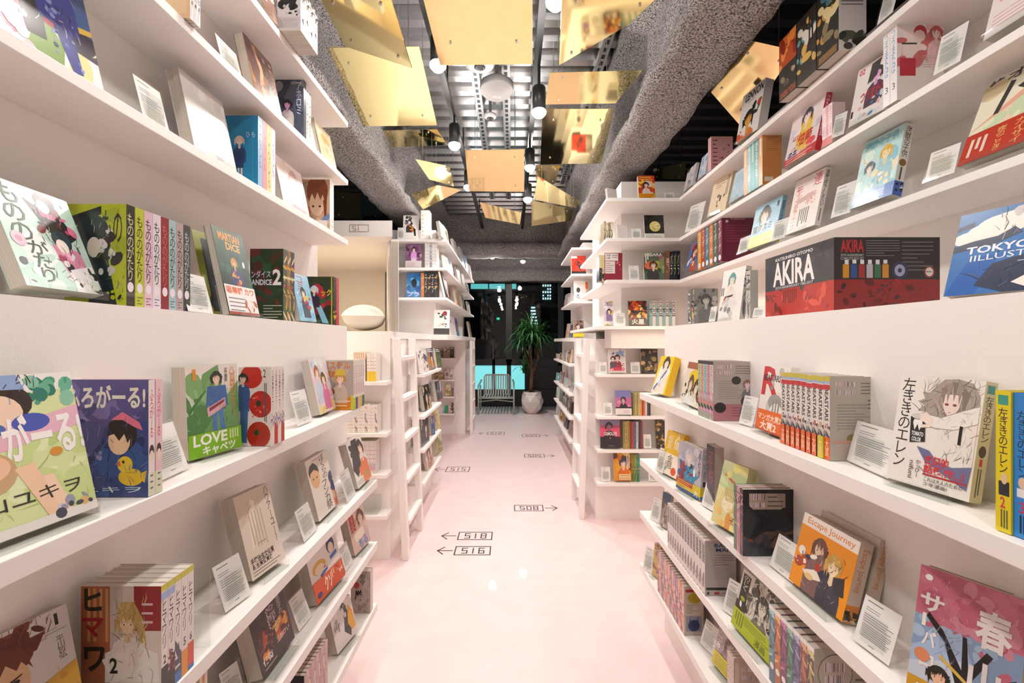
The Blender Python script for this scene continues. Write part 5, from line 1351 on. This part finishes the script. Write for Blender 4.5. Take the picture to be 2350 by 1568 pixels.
face('grey figure cover with yellow band, lowest right shelf', 'R4', 1634, 1525, 1684, 1585, 1444, .026, 'a8989a', 'S 0 30 100 100 16 14 a09094,b8a8a8,8a7a80|F 60 74 18 6a5a60 c8b8b0 9a8a90|L 4 60 24 80 2 e0d0d0|t 8 4 46 18 60 eee', lean=14, band='d8c83c', bandh=.36, bandart='L 10 10 90 90 5 8a7a20')
row('beige backed row with barcode, bottom edge of lowest right shelf', 'R4', 1684, .635, 1741, 1512, 3, 1669, 'b09a8c', 'B 34 74 90 82|B 34 58 90 66|r 6 10 20 90 c8b0a4', ['L 20 20 80 90 6 a88'], ['cbb4a8'])

# ================================================================== CORNER BOOKCASE (right, facing down the aisle)
D = 3.24
front('orange and red fire cover on top of the corner bookcase', 2.385, 1466, 1504, 403, D, .03, 'c85028', auto(7, 'c83a24,e88a30,e8c840,7a3a6a,e0c8c0', 'f0d040') + '|r 0 0 100 24 e0a020|L 8 4 90 22 2 a83018', short='orange and red fire cover')
fcard('on top of the corner bookcase', 2.385, 1524, 1549, 440, D)
front('blank white cover on top of the corner bookcase', 2.385, 1395, 1424, 432, D, .02, 'e8e0dc', '', yaw=.5)
front('black cover with a pale moon face, corner bookcase', 2.105, 1480, 1525, 494, D, .022, '23261f', 'S 0 40 100 100 10 14 1c201a,2c3028|e 54 52 28 22 d8cc80|S 40 40 70 64 10 6 e8e0a0,a89848,c86030|r 0 0 100 22 e6e0da|L 6 4 94 20 3 776')
front('blank white cover on second shelf of corner bookcase', 2.105, 1418, 1446, 516, D, .03, 'eae2de', '', yaw=.4)
fcard('beside the blank white cover, corner bookcase', 2.105, 1449, 1473, 523, D)
lined('tan and white spined group at left end of corner bookcase', '', 2.105, 1386, 1407, 507, 3.28, 4, ['S 10 10 90 90 8 22 a89878,e0d4c0,554'], ['b8a888', 'd8ccb8', '8c8068', 'e0d8c8'], jit=.1)
lined('maroon backed volume with a white sticker, corner bookcase', '', 1.812, 1388, 1430, 581, D, 1, ['r 2 72 76 98 e0d8d4|B 6 88 34 95|B 6 78 34 85|L 40 80 72 94 2 556|r 2 26 58 70 d8ccc8|L 6 30 54 66 5 877|S 60 40 98 70 8 6 d0a0a0,9a3038'], ['8c2434'], w=.03)
lined('cream and black volume pair left of the maroon back cover', '', 1.812, 1375, 1388, 586, 3.26, 2, ['r 0 50 100 100 d8cc98|S 5 4 95 44 10 20 333,777'], ['3a3a36', 'd8cfa8'], w=.10)
fcard('between maroon back cover and colourful group cover, corner bookcase', 1.812, 1443, 1468, 608, D)
front('crowded colourful group cover with white top lettering, corner bookcase', 1.812, 1479, 1526, 580, D, .02, '5a6a58', auto(9, '3c6a48,d87048,4a88b0,c8b048,b85878,8a9a60,333', 'eee') + '|t HIGARA 6 86 92 98 e8e4e0 b')
lined('brown and black spined row beside the crowded group cover', '', 1.812, 1529, 1561, 574, D, 4, ['S 5 5 95 95 12 20 c88a68,554,e0b8a0', 't パラ 20 20 80 90 ddd v', 't パラ 20 20 80 90 cd0 v', 't パラ 20 20 80 90 ddd v'], ['8a5a44', '1c2028', '24303c', '1e2024'], jit=.08)
front('purple and white cover on ledge of corner bookcase', 1.49, 1387, 1408, 693, 3.32, .018, 'cfc4cc', auto(12, 'cfc4cc,8a70a0,e8e0e4,c8b040', '543'))
fcard('on the ledge of corner bookcase beside the fire cover', 1.49, 1411, 1436, 718, 3.30)
front('dark cover with a fiery explosion, ledge of corner bookcase', 1.49, 1443, 1486, 692, 3.30, .02, '3a1c18', 'S 0 30 100 100 34 12 d8581c,e8a030,8a2418,c83c1c,2a1414,f0d080|S 0 0 100 30 12 12 1c1414,2a1818,8a2820|t 火星 16 4 84 26 e8e0d8 b')
lined('black and white patterned row on ledge of corner bookcase', '', 1.49, 1490, 1550, 691, 3.32, 8, ['S 0 0 100 100 10 22 6a9aa0,3a5a60,c88a70', 't ロロロ 12 46 88 96 181818 bv|r 0 40 100 44 333'], ['8fb0b0', 'e4dcd8'])
D = 3.42
fcard('far left on first lower shelf of corner bookcase', 1.136, 1375, 1394, 831, D)
front('white cover with red and blue drawing, first lower corner shelf', 1.136, 1397, 1437, 804, D, .02, 'e4dcd8', 'S 20 70 90 100 12 10 4a6aa8,8aa8d0,ccd|F 52 66 13 4a2a2a ecc a83040|F 26 62 10 333 ecc 556|t 100000 6 8 92 24 d84868 b|L 8 1 90 6 1 c88|S 10 28 90 40 8 6 b04048,544')
fcard('between two covers on the first lower corner shelf', 1.136, 1447, 1470, 831, D)
front('dark gold cover on the first lower corner shelf', 1.136, 1472, 1511, 804, D, .024, '2a2620', 'S 10 10 96 96 26 12 6a5a40,a08858,3c3428,8a6a58,c8a868|L 20 12 90 24 2 d8a848')
fcard('on the second lower corner shelf', .822, 1385, 1406, 925, D)
front('pink sky cover with a black figure, second lower corner shelf', .822, 1413, 1450, 899, D, .02, 'b86a98', 'r 0 70 100 100 7a78b0|S 0 34 100 70 12 14 d87098,c86090,e088a8|F 50 62 14 2a2430 c8a0a8 2a2830|r 0 0 100 26 e4dcd8|r 0 26 100 32 2a2430|L 50 6 90 20 2 c88')
lined('short row of slim tan and red spines, second lower corner shelf', '', .822, 1453, 1493, 902, D, 10, ['V 30 16 70 92 1 665'], ['8a8450', 'b8a468', '9a8c58', 'c8b078', 'd09a48', 'a83830', 'c87858', 'd8ccc0', '44485a', '3a2a2a'], w=.112)
front('pink and black cover with a seated silhouette, third lower corner shelf', .572, 1378, 1424, 967, D, .02, '2a1c28', 'r 0 62 100 100 b04468|p d85070 0 40 0 70 100 70 100 40|r 0 80 100 100 8a7898|F 46 78 15 241a24 8a5a68 241a24|t DEMOLITE 22 44 84 56 eadcdc b|t 3 46 32 52 38 caa|L 40 6 70 9 1 baa')
lined('mixed spine row with blue tops, third lower corner shelf', '', .572, 1430, 1475, 966, D, 9, ['V 30 10 70 90 1 544', 't ゴゴゴ 20 20 80 90 443 v'], ['9a8a58', 'b09a50', 'a88a40', '8a3030', 'b04a30', '4a6a94', 'd0c4b8', '3a3c4c', '8a3838'], jit=.05, w=.112)
fcard('beside the mixed spine row, third lower corner shelf', .572, 1477, 1496, 998, D)
front('dark gold flecked cover partly hidden, third lower corner shelf', .572, 1506, 1528, 966, D, .02, '3a3020', 'S 0 0 100 100 24 12 8a6a30,c8a050,2a2418,b8a888')
fcard('on the fourth lower corner shelf', .324, 1380, 1402, 1073, D)
front('orange and yellow group cover, fourth lower corner shelf', .324, 1409, 1449, 1043, D, .022, 'd89030', auto(14, 'e0a030,d86a20,e8c850,b05820,5a3a20', 'eee') + '|r 30 4 96 24 e0c898|L 34 6 92 22 2 c87820')
lined('green spined trio on the fourth lower corner shelf', '', .324, 1449, 1468, 1044, D, 3, ['S 10 10 90 90 8 22 8a7a40,c8b060,3a5a30'], ['8a7838', '7a9a40', '2a9078'], w=.112)
fcard('half hidden on the fourth lower corner shelf', .324, 1488, 1514, 1060, D)

# ================================================================== CABIN SHELVES (left recess)
lined('white and orange spined row on top cabin shelf', '', 1.136, 812, 838, 809, 2.78, 6, ['S 10 70 90 98 6 18 d88a40,e8c880|L 20 10 80 60 5 caa'], ['ece2d8'], w=.095)
lined('white spines with yellow base on top cabin shelf', '', 1.136, 842, 864, 812, 2.78, 3, ['r 0 0 100 36 e8c030|L 20 40 80 90 4 c9a'], ['ece2d8', 'e8ded6'], w=.095)
lined('pale spined row on the second cabin shelf', '', .822, 797, 866, 926, 2.78, 12, ['L 20 10 80 90 7 cba', 'L 20 10 80 90 7 caa', 'L 20 10 80 90 7 cba', 'S 5 5 95 95 14 20 334,778,a86'], ['ebe1da', 'e6dad2'], jit=.05, w=.095)
lined('white pink spined row on the third cabin shelf', '', .572, 818, 862, 1013, 2.78, 8, ['L 20 14 80 90 6 b9a|S 10 4 90 30 6 18 d8a0a8,a0a0b8'], ['e6dad4', 'e0d2ce'], w=.095)
sp = tag(empty('acrylic_tray', (-.98, 2.77, .325)), 'empty clear acrylic tray on the lowest cabin shelf', 'tray')
boxo('base_plate', (0, 0, 0, .16, .09, .003), M['acrylic'], sp)
boxo('back_plate', (0, .087, .003, .16, .09, .10), M['acrylic'], sp)

# ================================================================== FAR LEFT UPPER SHELVES
D = 4.52
front('white cover with an orange and black figure, top of far left bookcase', 2.385, 924, 960, 494, D, .02, 'e9e2de', 'S 10 60 60 96 10 9 333,777,ccc|F 40 74 12 333 eee 444|p e08a28 40 40 70 56 64 34|p 222 62 50 80 44 84 16 74 14|S 30 36 80 60 8 8 d84a28,e8a040,222')
fcard('left of the orange and black figure, top of far left bookcase', 2.385, 911, 928, 521, D - .03)
lined('tall white slipcase on top of far left bookcase', '', 2.385, 966, 986, 483, D, 1, ['L 10 10 34 90 6 cba'], ['ece6e0'], name='boxed_volume')
front('purple sky cover with a white robed figure, far left bookcase', 2.105, 930, 967, 561, D, .02, '8a6088', 'r 0 0 100 30 ece2e2|S 0 40 100 100 20 14 7a4a78,a878a0,c8a0b8,5a3050|p ece4e4 34 30 66 30 56 80 44 80|F 50 80 10 322 edc eae|L 10 6 60 24 3 d8a0b0')
lined('grey and white spined row, far left bookcase', '', 2.105, 975, 1003, 558, D, 5, ['L 24 10 76 90 6 bbb', 'L 24 10 76 90 6 bbb', 'S 5 5 95 95 14 20 778,aab,556'], ['e4dedc', 'ddd8d6', 'b8bcc4'])
front('blue cover with a dark figure in water, far left bookcase', 1.812, 932, 965, 627, D, .02, '2f78b8', 'S 0 0 100 100 28 14 3a8ac8,1f5a98,6ab0d8,2a68a8|e 52 58 20 18 1c2c3c|t プラ 10 4 90 22 dde b')
lined('black spined row with one orange spine, far left bookcase', '', 1.812, 966, 1004, 624, D, 5, ['S 10 10 90 90 6 18 c86030,e0b060', 't ララ 20 20 80 90 bbb v'], ['c87a40', '24222a', '2a2830', '201e24', '302e34'], jit=.1)
front('white cover with a black and red drawing on far left ledge', 1.445, 995, 1031, 713, 4.55, .03, 'e8e0da', 'r 0 0 100 24 3a3634|S 10 30 80 90 18 9 333,e0b8a0,555,f0d8c8|e 70 86 14 9 8a2430')
fx = lambda x, X: F * X / (x - CX)


def aisle(label, z, xl, xr, X, yt, t, bg, art_='', lean=10, yaw_out=.02, st=False, **kw):
    """a cover leaning on shelves that run along the aisle, turned towards the viewer"""
    s = 1 if X > 0 else -1
    P, Q = onx(xl, X if s > 0 else X - yaw_out), onx(xr, X + yaw_out if s > 0 else X)
    d = Q - P
    ln = math.radians(lean)
    h = (EYE + (CY - yt) * P.y / F - z) / math.cos(ln)
    B = Book(min(d.length, .24), t, h, bg, art_, **kw)
    B.place((P.x, P.y, z), math.atan2(d.y, d.x), -ln, label, z_up=t * math.sin(ln) + .001)


FL = 'far left bookcase'
for i, (lab, z, xl, xr, yt, bg, pal, t) in enumerate((
        ('cream cover on the top corner of ' + FL, 2.385, 1013, 1026, 508, 'e8e0cc', 'e8dfc8,c8b888,eee', .03),
        ('white cover with a yellow figure on the top of ' + FL, 2.385, 1024, 1043, 517, 'ece6e0', 'ece6e0,e0b030,333,ddd', .03),
        ('plain white cover on the top aisle shelf of ' + FL, 2.385, 1046, 1060, 548, 'eae4e0', 'eae4e0,d8d0cc,c88', .03),
        ('pale blue cover on the top aisle shelf of ' + FL, 2.385, 1062, 1071, 566, 'd8e4ee', 'd8e4ee,88b8d8,eee', .03),
        ('bright blue cover on the top aisle shelf of ' + FL, 2.385, 1072, 1079, 584, '3a98c8', '3a98c8,a8d8e8,eee', .03),
        ('grey cover at the far end of the top aisle shelf, ' + FL, 2.385, 1081, 1088, 606, 'a09a9c', 'a09a9c,c84a4a,dcd,556', .03),
        ('grey streaked cover beside the dark haired one, ' + FL, 2.105, 1022, 1034, 585, 'b8b4b2', 'b8b4b2,888,ddd', .02),
        ('blue and yellow cover with a dark haired figure, ' + FL, 2.105, 1034, 1052, 592, '7a88a8', '7a88a8,d8c850,3a4a78,e0d8d0,222', .03),
        ('green and black cover on the second aisle shelf, ' + FL, 2.105, 1053, 1063, 612, '8a9a88', '8a9a88,333,dcd', .03),
        ('white covered book on the second aisle shelf, ' + FL, 2.105, 1064, 1070, 628, 'e6e0dc', 'e6e0dc,ccc', .03),
        ('dark streaked cover at far end of second aisle shelf, ' + FL, 2.105, 1074, 1086, 650, '8a8480', '8a8480,444,e0a070,dcd', .03),
        ('large red framed cover on the third aisle shelf, ' + FL, 1.812, 1024, 1049, 636, 'c8201c', 'e8e0d8,d8d0c8', .03),
        ('orange spined cover on the third aisle shelf, ' + FL, 1.812, 1050, 1062, 660, 'dca878', 'dca878,e8c8a0,c88850', .03),
        ('grey and white cover on the third aisle shelf, ' + FL, 1.812, 1063, 1074, 674, '9a98a0', '9a98a0,e8e4e0,667', .03),
        ('patterned cover at far end of third aisle shelf, ' + FL, 1.812, 1077, 1089, 692, 'b0aca8', 'b0aca8,6a6a60,e8e0dc', .03),
        ('pale spined comic beside the blue and yellow cover, left ledge end', 1.445, 1036, 1046, 726, 'd8d0d4', 'd8d0d4,88a,a44', .02),
        ('blue and yellow cover on the ledge of ' + FL, 1.445, 1049, 1076, 730, '5a68a8', '5a68a8,e8c020,8a70a8,58a8d0', .02),
        ('brown cover at the far end of the ledge, ' + FL, 1.445, 1080, 1092, 738, '7a6450', '7a6450,c8b8a0,443,a88', .03))):
    art = auto(40 + i, pal, fig=(xr - xl > 14))
    if 'red framed' in lab:
        art = 'r 16 14 84 84 e6dcd2|L 30 30 70 76 4 a88|r 0 0 8 100 a81a18'
    if 'orange spined' in lab:
        art = 'V 10 4 90 96 3 c89060'
    aisle(lab, z, xl, xr, -.655, yt, t, bg, art)
k = MB()
k.box(-.01, 0, 0, .01, .12, .265, hexc('ece4d8'))
k.box(.01, 0, 0, .022, .12, .265, hexc('141414'))
o = k.build('tilted_album', M['print'])
q = onx(1032, -.665)
o.location = (-.668, 4.52, 1.816)
o.rotation_euler = (0, -.22, 0)
tag(o, 'thin black and cream album tilted before the red framed cover', 'book')

# --- far left lower shelves along the aisle
for i, (lab, z, xl, xr, yt, bg, pal, t, ln) in enumerate((
        ('white magazine with black edge on first shelf behind left ladder', 1.136, 963, 974, 808, 'ded6d0', 'ded6d0,b0a8a4,333', .02, 16),
        ('white and red magazine on first shelf behind left ladder', 1.136, 974, 985, 806, 'd8ccc8', 'd8ccc8,a85040,556', .02, 16),
        ('orange and blue magazine cover on first shelf behind left ladder', 1.136, 985, 1003, 801, 'a89080', 'd88a30,c85a48,4a5a88,e0d0c0,888', .02, 16),
        ('green edged magazine on first shelf behind left ladder', 1.136, 1004, 1015, 801, '5c6a4c', '5c6a4c,88986a,443', .02, 16),
        ('black and gold magazine cover on second shelf behind left ladder', .822, 976, 1002, 889, '3a3020', '3a3020,8a7a48,c8a888,5a4838,d8c8b0', .03, 12),
        ('grey city magazine cover on second shelf behind left ladder', .822, 1004, 1020, 878, '6a6c74', '6a6c74,888c98,4a4c54,a85048', .03, 12),
        ('dark cover with red flower on third shelf behind left ladder', .572, 968, 990, 964, '2c2a30', '2c2a30,9a2430,555,3a4050', .02, 4),
        ('blue spined magazine on third shelf behind left ladder', .572, 991, 999, 958, '4a6490', '4a6490,99a,889', .03, 4),
        ('yellow cream magazine leaning on third shelf behind left ladder', .572, 1001, 1012, 944, 'cdb88c', 'cdb88c,a88,e0d4b0', .02, 12),
        ('skin toned portrait magazine on lowest shelf behind left ladder', .324, 981, 1002, 1026, 'caa898', 'caa898,a07058,e0d0c8,555,8a5040', .02, 16),
        ('green and yellow cover on lowest shelf behind left ladder', .324, 1003, 1018, 994, '7c7a40', '7c7a40,b0a048,4a5a30,d8c890', .04, 6))):
    aisle(lab, z, xl, xr, -.668, yt, t, bg, auto(70 + i, pal, fig=(xr - xl > 16)), lean=min(ln, 9))
# --- far left end shelves facing down the aisle
D = 6.69
for i, (lab, z, xl, xr, yt, bg, pal) in enumerate((
        ('dark brown cover on top end shelf near the window', 1.136, 1008, 1017, 801, '6a5040', '6a5040,a88,332'),
        ('purple and tan cover on top end shelf near the window', 1.136, 1018, 1031, 799, '8a7868', '8a7868,5a3a5a,c8b098'),
        ('black and gold cover on top end shelf near the window', 1.136, 1033, 1042, 798, '3c3024', '3c3024,8a6a40,211'),
        ('brown and amber cover on second end shelf near the window', .822, 996, 1017, 852, 'a08860', 'a08860,c8a060,6a5848,d8c8b0'),
        ('white sketch cover on second end shelf near the window', .822, 1020, 1039, 848, 'd8d0cc', 'd8d0cc,888,a88,444'),
        ('amber figure cover on third end shelf near the window', .572, 1022, 1034, 884, 'd8c4a0', 'd8c4a0,c88a30,8a9a50,a87850'),
        ('slim dark cover on third end shelf near the window', .572, 1036, 1041, 884, '8a6a70', '8a6a70,dcd,445'),
        ('teal cover on lowest end shelf near the window', .324, 1020, 1028, 932, '2f9a80', '2f9a80'),
        ('beige cover on lowest end shelf near the window', .324, 1029, 1034, 931, 'd0a890', 'd0a890,e0c8b8'),
        ('brown and green cover on lowest end shelf near the window', .324, 1034, 1041, 926, '6a4a40', '6a4a40,4a7a48,dcd'))):
    front(lab, z, xl, xr, yt, D, .03, bg, auto(90 + i, pal, fig=False) if i != 7 else '', lean=4, st=False)

# ================================================================== FAR RIGHT
D = 4.95
front('red and black cover on the upper far right shelf', 2.105, 1312, 1345, 588, D, .03, 'd83420', 'r 0 86 40 98 e8e0d8|p 2a2826 20 60 40 76 66 60 84 30 60 20 46 44|r 0 0 100 16 2a1c1c|S 10 20 90 80 10 12 c82c1c,e04a30,b02418')
front('white book with orange corner and dark oval, far right shelf', 1.812, 1318, 1350, 646, D, .04, 'e8e0da', 'r 82 60 100 96 e05428|r 88 26 96 60 e08060|e 30 54 14 13 3a3430|S 10 10 50 26 8 8 777,aaa,555|L 50 10 90 24 2 baa')
front('dark haired portrait with yellow base on far right ledge', 1.42, 1316, 1340, 737, D, .03, '8a6a58', 'F 46 64 22 2c2226 e8b89a 4a3a40|S 40 50 96 96 8 12 334,aab,2a2024|r 0 0 100 22 e0c018')
FR = 'far right bookcase'
for i, (lab, z, xl, xr, yt, bg, pal, t) in enumerate((
        ('white cover with red mark on the second aisle shelf, ' + FR, 2.105, 1296, 1304, 650, 'e0d6d4', 'e0d6d4,c86a70,eee', .03),
        ('white and grey cover on the third aisle shelf, ' + FR, 1.812, 1293, 1302, 678, 'c8bcb8', 'c8bcb8,8a7a78,e4dcd8', .03),
        ('white sketch cover on the third aisle shelf, ' + FR, 1.812, 1306, 1315, 664, 'ded6d4', 'ded6d4,99a,eee', .03),
        ('slim tan volume on the ledge, ' + FR, 1.42, 1297, 1303, 744, 'c8a088', 'c8a088,e0c8b8', .02),
        ('blue grey cover on the ledge, ' + FR, 1.42, 1305, 1315, 740, '6a7080', '6a7080,a8a8b0,333', .02),
        ('cream and brown cover on first aisle shelf behind right ladder', 1.136, 1300, 1322, 802, 'd8b898', 'd8b898,8a5030,e8d4c0,a86a40', .02),
        ('pale grey cover on first aisle shelf behind right ladder', 1.136, 1291, 1299, 806, 'd0c8c8', 'd0c8c8,a88,99a', .02),
        ('white cover with small red heart on second aisle shelf behind right ladder', .822, 1306, 1320, 880, 'dcd4d0', 'dcd4d0,b04048,777,eee', .02),
        ('grey lettered cover on second aisle shelf behind right ladder', .822, 1292, 1304, 866, 'c4bcb8', 'c4bcb8,888,dcd', .02),
        ('black and pink cover on third aisle shelf behind right ladder', .572, 1301, 1318, 918, '3a3034', '3a3034,8a4a5a,222,665', .03),
        ('grey striped cover on third aisle shelf behind right ladder', .572, 1290, 1300, 909, '8a7c7c', '8a7c7c,caa,544', .03),
        ('dark cover with white label on lowest aisle shelf behind right ladder', .324, 1293, 1301, 958, '2c2628', '2c2628,ddd,544', .03),
        ('pale pink cover toward the window end of first shelf behind right ladder', 1.136, 1275, 1282, 812, 'dcc0c0', 'dcc0c0,eee,555', .02),
        ('tan cover toward the window end of first shelf behind right ladder', 1.136, 1283, 1290, 810, 'b89a80', 'b89a80,eee,555', .02),
        ('blue grey cover toward the window end of second shelf behind right ladder', 0.822, 1275, 1282, 855, '7a8494', '7a8494,eee,555', .02),
        ('red edged cover toward the window end of second shelf behind right ladder', 0.822, 1283, 1290, 853, 'b85a50', 'b85a50,eee,555', .02),
        ('cream cover toward the window end of third shelf behind right ladder', 0.572, 1275, 1282, 888, 'e0d4c0', 'e0d4c0,eee,555', .02),
        ('brown cover toward the window end of third shelf behind right ladder', 0.572, 1283, 1290, 890, '6a5040', '6a5040,eee,555', .02),
        ('white cover toward the window end of lowest shelf behind right ladder', 0.324, 1275, 1282, 922, 'e4dcd8', 'e4dcd8,eee,555', .02),
        ('amber cover toward the window end of lowest shelf behind right ladder', 0.324, 1283, 1290, 930, 'c89a50', 'c89a50,eee,555', .02),
        ('brown and cream cover on lowest aisle shelf behind right ladder', .324, 1303, 1314, 968, '8a6a50', '8a6a50,d8c8b0,443', .03))):
    X = .685 if z > 1.4 else .64
    aisle(lab, z, xl, xr, X, yt, t, bg, auto(120 + i, pal, fig=(xr - xl > 12)), lean=8)
